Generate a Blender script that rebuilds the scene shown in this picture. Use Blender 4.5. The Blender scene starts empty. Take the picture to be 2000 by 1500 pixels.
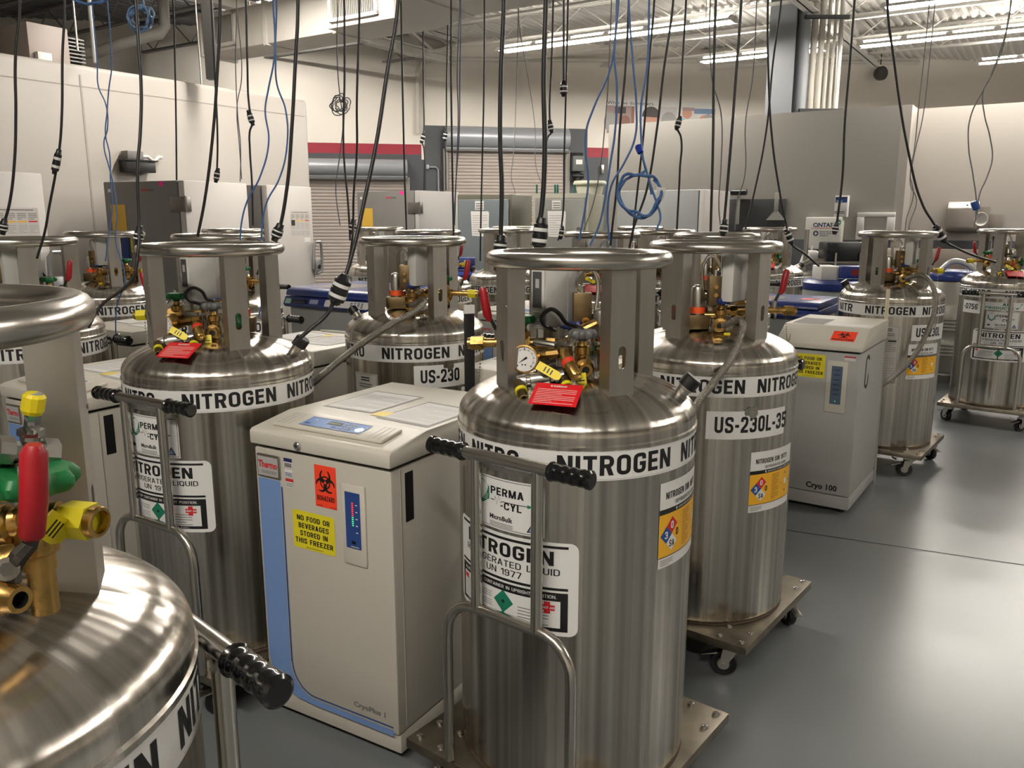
import bpy, bmesh, math, random
from math import sin, cos, pi, radians, atan, atan2, hypot, ceil, sqrt
from mathutils import Vector, Matrix
random.seed(7)
SC = bpy.context.scene
COL = SC.collection

# ------------------------------------------------------------------ camera
F, HC, YH = 1600.0, 1.69, 426.0            # focal length in pixels of the 2000x1500 frame, camera height, horizon row
TH = atan((750 - YH) / F)
cam_d = bpy.data.cameras.new('camera'); cam = bpy.data.objects.new('camera', cam_d); COL.objects.link(cam)
cam_d.sensor_width = 36.0; cam_d.lens = F / 2000 * 36.0; cam_d.clip_start = .05
cam.location = (0, 0, HC); cam.rotation_euler = (pi / 2 - TH, 0, 0)
SC.camera = cam
SC.view_settings.view_transform = 'Standard'; SC.view_settings.look = 'None'
SC.view_settings.gamma = 1; SC.view_settings.use_curve_mapping = False
SC.view_settings.exposure = 0.0
LAMP = 222.0                                  # strength of the fluorescent tubes
world = bpy.data.worlds.new('world'); SC.world = world; world.use_nodes = True
world.node_tree.nodes['Background'].inputs[0].default_value = (1, .97, .93, 1)
world.node_tree.nodes['Background'].inputs[1].default_value = .05
SC.cycles.max_bounces = 5; SC.cycles.diffuse_bounces = 3; SC.cycles.glossy_bounces = 3; SC.cycles.use_adaptive_sampling = True; SC.cycles.adaptive_threshold = .04
SC.cycles.caustics_reflective = False; SC.cycles.caustics_refractive = False
SC.cycles.sample_clamp_indirect = 4.0


def ray(px, py):
    a = (px - 1000) / F; b = (750 - py) / F
    return Vector((a, cos(TH) + b * sin(TH), -sin(TH) + b * cos(TH)))
def at(px, py, Y):
    d = ray(px, py); return Vector((0, 0, HC)) + d * (Y / d.y)
def atz(px, py, z):
    d = ray(px, py); return Vector((0, 0, HC)) + d * ((z - HC) / d.z)

# ------------------------------------------------------------------ materials
def lin(c):
    return tuple(((v / 255) / 12.92 if v / 255 <= .04045 else ((v / 255 + .055) / 1.055) ** 2.4) for v in c)
MT = {}
def mat(name, c, rough=.5, metal=0., spec=.5, noise=0., nscale=20., stretch=(1, 1, 1), bump=0., coat=0., aniso=0., rvar=0., emit=0., ecol=None):
    if name in MT: return MT[name]
    m = bpy.data.materials.new(name); m.use_nodes = True
    nt = m.node_tree; b = nt.nodes['Principled BSDF']
    l = lin(c)
    b.inputs['Base Color'].default_value = (*l, 1); b.inputs['Roughness'].default_value = rough
    b.inputs['Metallic'].default_value = metal; b.inputs['Specular IOR Level'].default_value = spec
    if coat: b.inputs['Coat Weight'].default_value = coat; b.inputs['Coat Roughness'].default_value = .08
    if emit:
        b.inputs['Emission Color'].default_value = (*(lin(ecol or c)), 1); b.inputs['Emission Strength'].default_value = emit
    if aniso:
        b.inputs['Anisotropic'].default_value = aniso
        t = nt.nodes.new('ShaderNodeTangent'); t.direction_type = 'RADIAL'; t.axis = 'Z'
        nt.links.new(t.outputs[0], b.inputs['Tangent'])
    if noise or bump or rvar:
        tc = nt.nodes.new('ShaderNodeTexCoord'); mp = nt.nodes.new('ShaderNodeMapping'); mp.inputs['Scale'].default_value = stretch
        nz = nt.nodes.new('ShaderNodeTexNoise'); nz.inputs['Scale'].default_value = nscale; nz.inputs['Detail'].default_value = 6
        nt.links.new(tc.outputs['Object'], mp.inputs[0]); nt.links.new(mp.outputs[0], nz.inputs['Vector'])
        if noise:
            mx = nt.nodes.new('ShaderNodeMix'); mx.data_type = 'RGBA'
            mx.inputs['A'].default_value = (*[v * (1 - noise) for v in l], 1); mx.inputs['B'].default_value = (*[min(1, v * (1 + noise)) for v in l], 1)
            rp = nt.nodes.new('ShaderNodeMapRange'); rp.inputs[1].default_value = .3; rp.inputs[2].default_value = .7
            nt.links.new(nz.outputs['Fac'], rp.inputs[0]); nt.links.new(rp.outputs[0], mx.inputs['Factor'])
            nt.links.new(mx.outputs['Result'], b.inputs['Base Color'])
        if rvar:
            rr = nt.nodes.new('ShaderNodeMapRange'); rr.inputs[1].default_value = .3; rr.inputs[2].default_value = .7
            rr.inputs[3].default_value = max(.02, rough - rvar); rr.inputs[4].default_value = rough + rvar
            nt.links.new(nz.outputs['Fac'], rr.inputs[0]); nt.links.new(rr.outputs[0], b.inputs['Roughness'])
        if bump:
            bp = nt.nodes.new('ShaderNodeBump'); bp.inputs['Strength'].default_value = bump; bp.inputs['Distance'].default_value = .01
            nt.links.new(nz.outputs['Fac'], bp.inputs['Height']); nt.links.new(bp.outputs[0], b.inputs['Normal'])
    MT[name] = m; return m

def brushed(name, c, rough, aniso, streak, n1=26.):
    m = mat(name, c, rough, 1, aniso=aniso); nt = m.node_tree; b = nt.nodes['Principled BSDF']
    tc = nt.nodes.new('ShaderNodeTexCoord'); g = nt.nodes.new('ShaderNodeTexGradient'); g.gradient_type = 'RADIAL'
    nz = nt.nodes.new('ShaderNodeTexNoise'); nz.noise_dimensions = '1D'; nz.inputs['Scale'].default_value = n1; nz.inputs['Detail'].default_value = 2; nz.inputs['Roughness'].default_value = .62
    nt.links.new(tc.outputs['Object'], g.inputs[0]); nt.links.new(g.outputs['Fac'], nz.inputs['W'])
    bp = nt.nodes.new('ShaderNodeBump'); bp.inputs['Strength'].default_value = streak; bp.inputs['Distance'].default_value = .02
    nt.links.new(nz.outputs['Fac'], bp.inputs['Height']); nt.links.new(bp.outputs[0], b.inputs['Normal'])
    mr = nt.nodes.new('ShaderNodeMapRange'); mr.inputs[1].default_value = .3; mr.inputs[2].default_value = .7; mr.inputs[3].default_value = rough - .05; mr.inputs[4].default_value = rough + .07
    nt.links.new(nz.outputs['Fac'], mr.inputs[0]); nt.links.new(mr.outputs[0], b.inputs['Roughness'])
    n2 = nt.nodes.new('ShaderNodeTexNoise'); n2.noise_dimensions = '1D'; n2.inputs['Scale'].default_value = 70; n2.inputs['Detail'].default_value = 4; nt.links.new(g.outputs['Fac'], n2.inputs['W'])
    mx = nt.nodes.new('ShaderNodeMix'); mx.data_type = 'RGBA'; l = lin(c); mx.inputs['A'].default_value = (*[v * .72 for v in l], 1); mx.inputs['B'].default_value = (*[min(1, v * 1.2) for v in l], 1)
    m2 = nt.nodes.new('ShaderNodeMapRange'); m2.inputs[1].default_value = .3; m2.inputs[2].default_value = .7; nt.links.new(n2.outputs['Fac'], m2.inputs[0]); nt.links.new(m2.outputs[0], mx.inputs['Factor']); nt.links.new(mx.outputs['Result'], b.inputs['Base Color']); return m
STEEL = brushed('brushed_steel', (206, 200, 190), .22, .76, .32, 22.)
RINGST = mat('polished_steel', (200, 195, 186), .24, 1)
CHAN = mat('channel_steel', (184, 180, 172), .40, 1, noise=.05, nscale=12, stretch=(3, 3, .5))
PLATE = mat('worn_steel_plate', (140, 132, 118), .42, 1, noise=.2, nscale=14, rvar=.06)
CHROME = mat('chrome', (205, 205, 203), .14, 1)
ZINC = mat('nickel_plated', (190, 186, 178), .3, 1)
BRASS = mat('brass', (186, 150, 88), .3, 1, noise=.15, nscale=40, rvar=.08)
BRONZE = mat('dull_bronze', (118, 100, 72), .45, 1, noise=.15, nscale=40)
WHITE = mat('white_vinyl', (226, 224, 220), .42)
PAPER = mat('paper', (222, 219, 214), .6)
BLACK = mat('black_print', (16, 16, 17), .5)
RUBBER = mat('black_rubber', (20, 20, 21), .38)
GRIPM = mat('black_plastic_grip', (12, 12, 13), .18, coat=.5)
CORD = mat('black_cord', (22, 21, 21), .45)
DARK = mat('dark_hole', (10, 10, 10), .7)
GREYP = mat('grey_print', (120, 118, 115), .6)
LGREY = mat('pale_print', (172, 170, 166), .6)
YEL = mat('yellow_vinyl', (228, 212, 40), .45)
YTAG = mat('yellow_tag', (236, 214, 30), .45)
AMBER = mat('amber_vinyl', (238, 178, 40), .45)
ORANGE = mat('fluorescent_orange', (255, 72, 40), .5)
RED = mat('red_placard', (222, 24, 34), .45)
REDL = mat('red_lever', (150, 14, 26), .4)
REDP = mat('red_print', (200, 36, 44), .5)
BLUEP = mat('blue_print', (32, 74, 142), .5)
GREENP = mat('green_print', (20, 112, 86), .5)
GREENW = mat('green_handwheel', (20, 104, 52), .45)
BLUEW = mat('blue_handwheel', (32, 46, 108), .4)
GREYW = mat('grey_handwheel', (92, 92, 90), .45)
CREAM = mat('cream_enamel', (192, 186, 173), .42, noise=.02, nscale=3)
LIDC = mat('cream_lid', (208, 202, 188), .42)
BOXM = mat('control_box_grey', (204, 201, 194), .45)
BLUES = mat('pale_blue_film', (116, 146, 196), .5, spec=.3)
NAVYS = mat('navy_film', (44, 72, 132), .5, spec=.3)
LCD = mat('dark_display', (16, 26, 24), .5, spec=.25)
LEDR = mat('red_led', (255, 60, 50), .4, emit=1.2)
LEDG = mat('green_led', (90, 255, 140), .4, emit=.8)
LIDBLUE = mat('blue_lid', (38, 54, 116), .32, noise=.04, nscale=6)
CHESTG = mat('grey_enamel', (150, 153, 150), .45)
ULTW = mat('white_door', (186, 181, 175), .42)
ULTG = mat('grey_side_panel', (116, 113, 110), .45, noise=.03, nscale=2)
ULTS = mat('pale_grey_door', (168, 164, 160), .45)
TEAL = mat('teal_gap', (34, 66, 76), .5)
NETB = mat('blue_network_cable', (70, 108, 160), .5)
NETG = mat('grey_network_cable', (112, 112, 112), .55)
CEILW = mat('white_deck', (232, 228, 220), .7)
CEILD = mat('dark_grey_deck', (112, 112, 112), .8, noise=.1, nscale=2)
TRUSSD = mat('grey_truss', (140, 139, 136), .7)
TRUSS = mat('white_truss', (226, 222, 214), .6)
DUCTW = mat('white_duct', (222, 217, 208), .6)
TUBE = mat('lit_fluorescent_tube', (255, 248, 238), .5, emit=LAMP)
HOUS = mat('lamp_housing', (228, 226, 222), .45)

# ------------------------------------------------------------------ mesh building
class MB:
    """collects shapes into one mesh"""
    def __init__(s): s.bm = bmesh.new(); s.mats = []; s.M = None
    def mi(s, m):
        if m is None: return 0
        if m not in s.mats: s.mats.append(m)
        return s.mats.index(m)
    def _add(s, vs, fs, m=None, M=None):
        i = s.mi(m); nv = []
        for v in vs:
            v = Vector(v)
            if M is not None: v = M @ v
            if s.M is not None: v = s.M @ v
            nv.append(s.bm.verts.new(v))
        out = []
        for f in fs:
            try: fc = s.bm.faces.new([nv[k] for k in f]); fc.material_index = i; out.append(fc)
            except ValueError: pass
        return nv, out
    def box(s, x0, x1, y0, y1, z0, z1, m=None, M=None, bev=0, seg=2):
        vs = [(x0, y0, z0), (x1, y0, z0), (x1, y1, z0), (x0, y1, z0), (x0, y0, z1), (x1, y0, z1), (x1, y1, z1), (x0, y1, z1)]
        nv, fs = s._add(vs, [(0, 3, 2, 1), (4, 5, 6, 7), (0, 1, 5, 4), (1, 2, 6, 5), (2, 3, 7, 6), (3, 0, 4, 7)], m, M)
        if bev:
            es = {e for f in fs for e in f.edges}
            bmesh.ops.bevel(s.bm, geom=list(es), offset=bev, segments=seg, affect='EDGES', profile=.5)
    def prism(s, prof, x0, x1, m=None, M=None, bev=0):
        """profile [(y,z)] extruded along x"""
        n = len(prof)
        vs = [(x0, y, z) for y, z in prof] + [(x1, y, z) for y, z in prof]
        fs = [tuple(range(n)), tuple(range(2 * n - 1, n - 1, -1))] + [(i, i + n, (i + 1) % n + n, (i + 1) % n) for i in range(n)]
        nv, fc = s._add(vs, fs, m, M)
        if bev:
            bmesh.ops.bevel(s.bm, geom=list({e for f in fc for e in f.edges}), offset=bev, segments=2, affect='EDGES', profile=.5)
    def lathe(s, prof, n=32, m=None, M=None):
        """profile [(r,z)] turned about z"""
        vs = []; fs = []; idx = []
        for r, z in prof:
            if r < 1e-6: idx.append([len(vs)]); vs.append((0, 0, z))
            else:
                idx.append(list(range(len(vs), len(vs) + n)))
                vs += [(r * cos(2 * pi * k / n), r * sin(2 * pi * k / n), z) for k in range(n)]
        for a, b in zip(idx, idx[1:]):
            for k in range(n):
                k2 = (k + 1) % n
                if len(a) == 1 and len(b) == 1: continue
                if len(a) == 1: fs.append((a[0], b[k2], b[k]))
                elif len(b) == 1: fs.append((a[k], a[k2], b[0]))
                else: fs.append((a[k], a[k2], b[k2], b[k]))
        s._add(vs, fs, m, M)
    def along(s, p0, p1, prof, n=16, m=None):
        """profile [(r, t)] turned about the line p0->p1, t in metres from p0"""
        p0 = Vector(p0); d = Vector(p1) - p0
        s.lathe(prof, n, m, Matrix.Translation(p0) @ d.to_track_quat('Z', 'Y').to_matrix().to_4x4())
    def cyl(s, p0, p1, r, n=16, m=None, r1=None, bev=0):
        L = (Vector(p1) - Vector(p0)).length; r1 = r if r1 is None else r1
        if bev: pr = [(0, 0), (r - bev, 0), (r, bev), (r1, L - bev), (r1 - bev, L), (0, L)]
        else: pr = [(0, 0), (r, 0), (r1, L), (0, L)]
        s.along(p0, p1, pr, n, m)
    def tube(s, pts, r, n=10, m=None, closed=False):
        pts = [Vector(p) for p in pts]; N = len(pts); rings = []; up = None
        for i, p in enumerate(pts):
            if closed: t = (pts[(i + 1) % N] - pts[i - 1]).normalized()
            else: t = ((pts[i + 1] if i < N - 1 else p) - (pts[i - 1] if i else p)).normalized()
            if up is None: up = Vector((0, 0, 1)) if abs(t.z) < .9 else Vector((0, 1, 0))
            x = t.cross(up)
            if x.length < 1e-5: x = t.orthogonal()
            x.normalize(); up = x.cross(t).normalized()
            rr = r[i] if isinstance(r, (list, tuple)) else r
            rings.append([p + x * rr * cos(2 * pi * k / n) + up * rr * sin(2 * pi * k / n) for k in range(n)])
        vs = [v for q in rings for v in q]; fs = []
        for i in range(N if closed else N - 1):
            j = (i + 1) % N
            for k in range(n):
                fs.append((i * n + k, i * n + (k + 1) % n, j * n + (k + 1) % n, j * n + k))
        if not closed: fs += [tuple(range(n - 1, -1, -1)), tuple((N - 1) * n + k for k in range(n))]
        s._add(vs, fs, m)
    def torus(s, c, R, r, n=72, k=14, m=None, axis=None):
        q = Vector(axis).to_track_quat('Z', 'Y').to_matrix() if axis else Matrix.Identity(3)
        s.tube([Vector(c) + q @ Vector((R * cos(2 * pi * i / n), R * sin(2 * pi * i / n), 0)) for i in range(n)], r, k, m, True)
    def build(s, name, m=None, parent=None, smooth=35):
        bmesh.ops.recalc_face_normals(s.bm, faces=s.bm.faces)
        me = bpy.data.meshes.new(name); s.bm.to_mesh(me); s.bm.free()
        for q in (s.mats or [m]): me.materials.append(q)
        if smooth:
            me.shade_smooth(); me.set_sharp_from_angle(angle=radians(smooth))
        return link(name, me, parent)

def link(name, data, parent=None):
    o = bpy.data.objects.new(name, data); COL.objects.link(o)
    if parent: o.parent = parent
    return o
CACHE = {}
def part(name, parent, key, fn, m=None, label=None, smooth=35):
    """a part whose mesh is made once and shared by every copy of the thing"""
    if key in CACHE: o = link(name, CACHE[key], parent)
    else:
        b = MB(); fn(b)
        if m is not None and not b.mats: pass
        o = b.build(name, m, parent, smooth); CACHE[key] = o.data
    if label: o['label'] = label
    return o
def tag(o, label, cat, group=None):
    o['label'] = label; o['category'] = cat
    if group: o['group'] = group
    return o
def thing(name, label, cat, loc=(0, 0, 0), rz=0., group=None):
    o = bpy.data.objects.new(name, None); COL.objects.link(o); o.location = loc; o.rotation_euler = (0, 0, rz)
    o.empty_display_size = .1
    return tag(o, label, cat, group)
def struct(o): o['kind'] = 'structure'; return o

# ------------------------------------------------------------------ printed labels (flat shapes laid on a surface)
TXT = {}
def rpath(c, r, closed=False, n=5):
    """polyline with its corners rounded"""
    out = []; N = len(c)
    for i in range(N):
        if not closed and i in (0, N - 1): out.append(Vector(c[i])); continue
        p, a, b = Vector(c[i]), Vector(c[i - 1]), Vector(c[(i + 1) % N]); u, v = a - p, b - p
        k = min(r, u.length * .49, v.length * .49); a, b = p + u.normalized() * k, p + v.normalized() * k
        out += [(a * (1 - t) ** 2 + p * 2 * t * (1 - t) + b * t * t) for t in [j / n for j in range(n + 1)]]
    return out
def glyph(ch, t):
    """block capital of height 1: width, strokes (centre lines), filled polygons"""
    h = t / 2; w = .58; S = []; P = []; r = .26; m = .51
    V = lambda x: S.append([(x, 0), (x, 1)]); H = lambda y, a=0, b=None: S.append([(a, y), (w if b is None else b, y)]); R = lambda c, cl=False: S.append((rpath(c, r), 0) if not cl else (rpath(c, r, True), 1))
    if ch == ' ': return .34, S, P
    if ch == 'I': w = t; V(h)
    elif ch == 'N': w = .62; V(h); V(w - h); P.append([(0, 1), (t * 1.1, 1), (w, 0), (w - t * 1.1, 0)])
    elif ch == 'T': w = .54; H(1 - h); V(w / 2)
    elif ch == 'E': w = .5; V(h); H(h); H(m, 0, w * .93); H(1 - h)
    elif ch == 'F': w = .5; V(h); H(m, 0, w * .9); H(1 - h)
    elif ch == 'L': w = .48; V(h); H(h)
    elif ch == 'H': V(h); V(w - h); H(m)
    elif ch in 'RP':
        V(h); R([(0, 1 - h), (w - h, 1 - h), (w - h, .47), (0, .47)])
        if ch == 'R': P.append([(w * .38, .48), (w * .38 + t * 1.1, .48), (w, 0), (w - t * 1.15, 0)])
    elif ch == 'B': V(h); R([(0, 1 - h), (w - h, 1 - h), (w - h, m), (0, m)]); R([(0, m), (w - h, m), (w - h, h), (0, h)])
    elif ch == 'D': V(h); R([(0, 1 - h), (w - h, 1 - h), (w - h, h), (0, h)])
    elif ch in 'O0': w = .6 if ch == 'O' else .54; R([(h, h), (w - h, h), (w - h, 1 - h), (h, 1 - h)], True)
    elif ch in 'GC':
        c = [(w - h, .68), (w - h, 1 - h), (h, 1 - h), (h, h), (w - h, h)] + ([(w - h, .32)] if ch == 'C' else [(w - h, .47)]); R(c)
        if ch == 'G': H(.47, w * .5, w)
    elif ch in 'UJ': R([(h, 1 if ch == 'U' else .3), (h, h), (w - h, h), (w - h, 1)])
    elif ch == 'S': R([(w - h, .70), (w - h, 1 - h), (h, 1 - h), (h, .54), (w - h, .47), (w - h, h), (h, h), (h, .30)])
    elif ch == '2': w = .54; R([(h, .68), (h, 1 - h), (w - h, 1 - h), (w - h, .55), (h, .16), (h, .02)]); H(h)
    elif ch == '3': w = .54; R([(h, .72), (h, 1 - h), (w - h, 1 - h), (w - h, m + .01), (w * .35, m + .01)]); R([(w * .35, m), (w - h, m), (w - h, h), (h, h), (h, .28)])
    elif ch == '5': w = .54; H(1 - h); S.append([(h, 1), (h, .45)]); R([(h, .56), (w - h, .56), (w - h, h), (h, h), (h, .26)])
    elif ch in '69':
        w = .54; a = [(h, h), (w - h, h), (w - h, .56), (h, .56)]; b = [(h, .35), (h, 1 - h), (w - h, 1 - h), (w - h, .74)]
        if ch == '9': a, b = [[(w - x, 1 - y) for x, y in q] for q in (a, b)]
        R(a, True); R(b)
    elif ch == '7': w = .54; H(1 - h); P.append([(w - t, 1 - t), (w, 1 - t), (w * .48, 0), (w * .48 - t * 1.1, 0)])
    elif ch == '1': w = .34; V(w - h); P.append([(0, .80), (w - t, 1), (w - t, .80), (0, .64)])
    elif ch == '-': w = .28; H(.42)
    elif ch == 'A': w = .62; P += [[(0, 0), (t * 1.08, 0), (w / 2 + t * .5, 1), (w / 2 - t * .58, 1)], [(w, 0), (w - t * 1.08, 0), (w / 2 - t * .5, 1), (w / 2 + t * .58, 1)]]; H(.3, w * .2, w * .8)
    elif ch == 'V': w = .6; P += [[(0, 1), (t * 1.08, 1), (w / 2 + t * .5, 0), (w / 2 - t * .58, 0)], [(w, 1), (w - t * 1.08, 1), (w / 2 - t * .5, 0), (w / 2 + t * .58, 0)]]
    elif ch == 'M': w = .74; V(h); V(w - h); P += [[(0, 1), (t * 1.1, 1), (w / 2 + t * .45, 0), (w / 2 - t * .45, 0)], [(w, 1), (w - t * 1.1, 1), (w / 2 - t * .45, 0), (w / 2 + t * .45, 0)]]
    elif ch == 'W': w = .86; P += [[(x0, 1), (x0 + t, 1), (x1 + t, 0), (x1, 0)] for x0, x1 in ((0, .2), (.43 - h, .2), (.43 - h, .66 - t), (w - t, .66 - t))]
    elif ch == 'Y': w = .58; S.append([(w / 2, 0), (w / 2, .45)]); P += [[(0, 1), (t * 1.15, 1), (w / 2 + h, .4), (w / 2 - h, .4)], [(w, 1), (w - t * 1.15, 1), (w / 2 - h, .4), (w / 2 + h, .4)]]
    elif ch == 'K': V(h); P += [[(t, .42), (w - t * 1.1, 1), (w, 1), (t, .2)], [(w * .3, .55), (w * .5, .66), (w, 0), (w - t * 1.15, 0)]]
    elif ch == 'Q': w = .6; R([(h, h), (w - h, h), (w - h, 1 - h), (h, 1 - h)], True); P.append([(w * .5, .22), (w * .66, .3), (w, -.04), (w * .78, -.08)])
    elif ch == 'Z': w = .54; H(1 - h); H(h); P.append([(0, t), (t * 1.1, t), (w, 1 - t), (w - t * 1.1, 1 - t)])
    elif ch == 'X': P += [[(0, 1), (t * 1.15, 1), (w, 0), (w - t * 1.15, 0)], [(w, 1), (w - t * 1.15, 1), (0, 0), (t * 1.15, 0)]]
    elif ch == '.': w = t; P.append([(0, 0), (t, 0), (t, t), (0, t)])
    elif ch == '!': w = t; P += [[(0, 0), (t, 0), (t, t), (0, t)], [(t * .2, .3), (t * .8, .3), (t, 1), (0, 1)]]
    elif ch in '()': w = .26; R([(w - h, 1.05), (h, .85), (h, .1), (w - h, -.1)] if ch == '(' else [(h, 1.05), (w - h, .85), (w - h, .1), (h, -.1)])
    return w, S, P
def block(s, t):
    vs = []; fs = []; x = 0
    for ch in s:
        w, S, P = glyph(ch, t)
        for st in S:
            pts, cl = (st if isinstance(st, tuple) else (st, 0)); pts = [Vector(p) for p in pts]; k = [pts[0]]
            for p in pts[1:]:
                if (p - k[-1]).length > 1e-5: k.append(p)
            if cl and (k[0] - k[-1]).length < 1e-5: k.pop()
            n = len(k); b0 = len(vs)
            for i, p in enumerate(k):
                a = k[i - 1] if (i or cl) else None; b = k[(i + 1) % n] if (i < n - 1 or cl) else None
                d1 = (p - a).normalized() if a is not None else (b - p).normalized(); d2 = (b - p).normalized() if b is not None else d1
                n1 = Vector((-d1.y, d1.x)); n2 = Vector((-d2.y, d2.x)); q = n1 + n2; q = q / max(.6, q.dot(n1)) * (t / 2)
                vs += [(x + p.x + q.x, p.y + q.y), (x + p.x - q.x, p.y - q.y)]
            for i in range(n if cl else n - 1): j = (i + 1) % n; fs.append((b0 + 2 * i, b0 + 2 * i + 1, b0 + 2 * j + 1, b0 + 2 * j))
        for p in P: fs.append(tuple(range(len(vs), len(vs) + len(p)))); vs += [(x + a, b) for a, b in p]
        x += w + .115
    return vs, fs
def text2d(s, bold=True):
    k = (s, bold)
    if k in TXT: return TXT[k]
    if all(c in ' INTEFLHRPBDO0GCUJS235697 1-AVMWYKQZX.!()' for c in s):
        vs, fs = block(s, .185 if bold else .13); X = max(v[0] for v in vs); TXT[k] = ([(x / X, y) for x, y in vs], fs); return TXT[k]
    cu = bpy.data.curves.new('t', 'FONT'); cu.body = s; cu.size = 1; cu.resolution_u = 2
    cu.offset = .034 if bold else 0.
    o = bpy.data.objects.new('t', cu); COL.objects.link(o)
    dg = bpy.context.evaluated_depsgraph_get(); me = bpy.data.meshes.new_from_object(o.evaluated_get(dg))
    vs = [(v.co.x, v.co.y) for v in me.vertices]; fs = [tuple(p.vertices) for p in me.polygons]
    bpy.data.objects.remove(o); bpy.data.curves.remove(cu); bpy.data.meshes.remove(me)
    x0 = min(v[0] for v in vs); x1 = max(v[0] for v in vs)
    TXT[k] = ([((x - x0) / (x1 - x0), y / .73) for x, y in vs], fs); return TXT[k]

class Print:
    """shapes in (u right, v up) with a layer height, mapped onto a flat or round surface"""
    def __init__(s, fmap, b=None): s.f = fmap; s.b = b or MB(); s.step = .02
    def h(s, layer): return .0008 + .0006 * layer
    def poly(s, pts, m, layer=1, faces=None):
        s.b._add([s.f(u, v, s.h(layer)) for u, v in pts], faces or [tuple(range(len(pts)))], m)
    def rect(s, u0, v0, u1, v1, m, layer=0, rad=0., slab=False):
        n = max(1, ceil((u1 - u0) / s.step)); us = [u0 + (u1 - u0) * i / n for i in range(n + 1)]
        if rad: us = sorted(set(us + [u0 + rad * (1 - cos(pi / 2 * i / 4)) for i in range(5)] + [u1 - rad * (1 - cos(pi / 2 * i / 4)) for i in range(5)]))
        def dv(u):
            e = min(u - u0, u1 - u)
            return 0 if not rad or e >= rad else rad - sqrt(max(0, rad * rad - (rad - e) ** 2))
        pts = [(u, v0 + dv(u)) for u in us] + [(u, v1 - dv(u)) for u in us]; k = len(us)
        s.poly(pts, m, layer, [(i, i + 1, i + 1 + k, i + k) for i in range(k - 1)])
        if slab:      # the edge of the sheet, down to the surface
            rim = list(range(k)) + list(range(2 * k - 1, k - 1, -1))
            vs = [s.f(*pts[i], s.h(layer)) for i in rim] + [s.f(*pts[i], -.0004) for i in rim]; q = len(rim)
            s.b._add(vs, [(i, (i + 1) % q, (i + 1) % q + q, i + q) for i in range(q)], m)
    def text(s, t, u0, v0, u1, cap, m, layer=1, bold=True):
        vs, fs = text2d(t, bold)
        s.poly([(u0 + (u1 - u0) * x, v0 + cap * y) for x, y in vs], m, layer, fs)
    def lines(s, u0, v0, u1, v1, n, m=None, layer=1, fill=.45):
        rnd = random.Random(int(abs(u0) * 1e4 + n)); p = (v1 - v0) / n
        for i in range(n):
            e = u1 if i % 4 != 3 else u0 + (u1 - u0) * rnd.uniform(.4, .8)
            s.rect(u0, v0 + p * (n - 1 - i), e, v0 + p * (n - 1 - i) + p * fill, m or GREYP, layer)
    def ring(s, cu, cv, ro, ri, m, layer=1, a0=0, a1=360, n=28):
        pts = []; fs = []
        for i in range(n + 1):
            a = radians(a0 + (a1 - a0) * i / n); pts += [(cu + ro * cos(a), cv + ro * sin(a)), (cu + ri * cos(a), cv + ri * sin(a))]
        s.poly(pts, m, layer, [(2 * i, 2 * i + 2, 2 * i + 3, 2 * i + 1) for i in range(n)])
    def disc(s, cu, cv, r, m, layer=1, n=24, sy=1.): s.poly([(cu + r * cos(2 * pi * i / n), cv + sy * r * sin(2 * pi * i / n)) for i in range(n)], m, layer)
    def done(s, name, parent, label=None):
        o = s.b.build(name, None, parent, 0)
        if label: o['label'] = label
        return o
def onflat(o, ex, ey):
    """print lies on the plane through o with right ex and up ey"""
    o = Vector(o); ex = Vector(ex).normalized(); ey = Vector(ey).normalized(); n = ex.cross(ey)
    return lambda u, v, h: o + ex * u + ey * v + n * h
def onround(R, a0, z0=0.):
    """print wraps a vertical cylinder; u = 0 at angle a0 (degrees) from local -Y, counter-clockwise"""
    a0 = radians(a0)
    return lambda u, v, h: Vector(((R + h) * sin(a0 + u / R), -(R + h) * cos(a0 + u / R), z0 + v))
# ------------------------------------------------------------------ the room
E2 = Vector((.839, -.545, 0)); E1 = Vector((.545, .839, 0)); UP = Vector((0, 0, 1))
RZ = atan2(-.545, .839)                                   # the partitions' direction in plan
def UV(u, v, z=0): return E2 * u + E1 * v + UP * z
MP = Matrix(((E2.x, E1.x, 0, 0), (E2.y, E1.y, 0, 0), (0, 0, 1, 0), (0, 0, 0, 1)))   # u,v,z -> world

FLOORM = mat('grey_epoxy_floor', (116, 119, 120), .30, spec=.4, noise=.05, nscale=1.3)
WALLC = mat('cream_wall', (238, 231, 220), .7)
PANELW = mat('insulated_panel', (176, 170, 162), .5, noise=.02, nscale=1)
PARTG = mat('grey_partition', (146, 142, 136), .6)
PARTL = mat('pale_partition', (166, 160, 152), .6)
DADO = mat('dark_grey_paint', (78, 80, 84), .55)
STRIPE = mat('red_stripe', (158, 46, 62), .55)
DOORG = mat('roll_door_grey', (172, 161, 153), .5)
HOODM = mat('roll_door_hood', (164, 167, 172), .36, .25)
DECKZ = 5.25

b = MB()
b.box(-13, 15, -6, 24, -.1, 0, FLOORM)
fl = struct(b.build('floor', None))
# saw-cut joint in the floor
b = MB(); p, q = atz(1540, 1036, 0), atz(2000, 1104, 0); d = (q - p).normalized(); n = Vector((-d.y, d.x, 0)) * .004
p -= d * 1.5; q += d * 2.5
b._add([p - n + UP * .0012, q - n + UP * .0012, q + n + UP * .0012, p + n + UP * .0012], [(0, 1, 2, 3)], DARK)
o = b.build('trim_1', None); struct(o)

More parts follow.
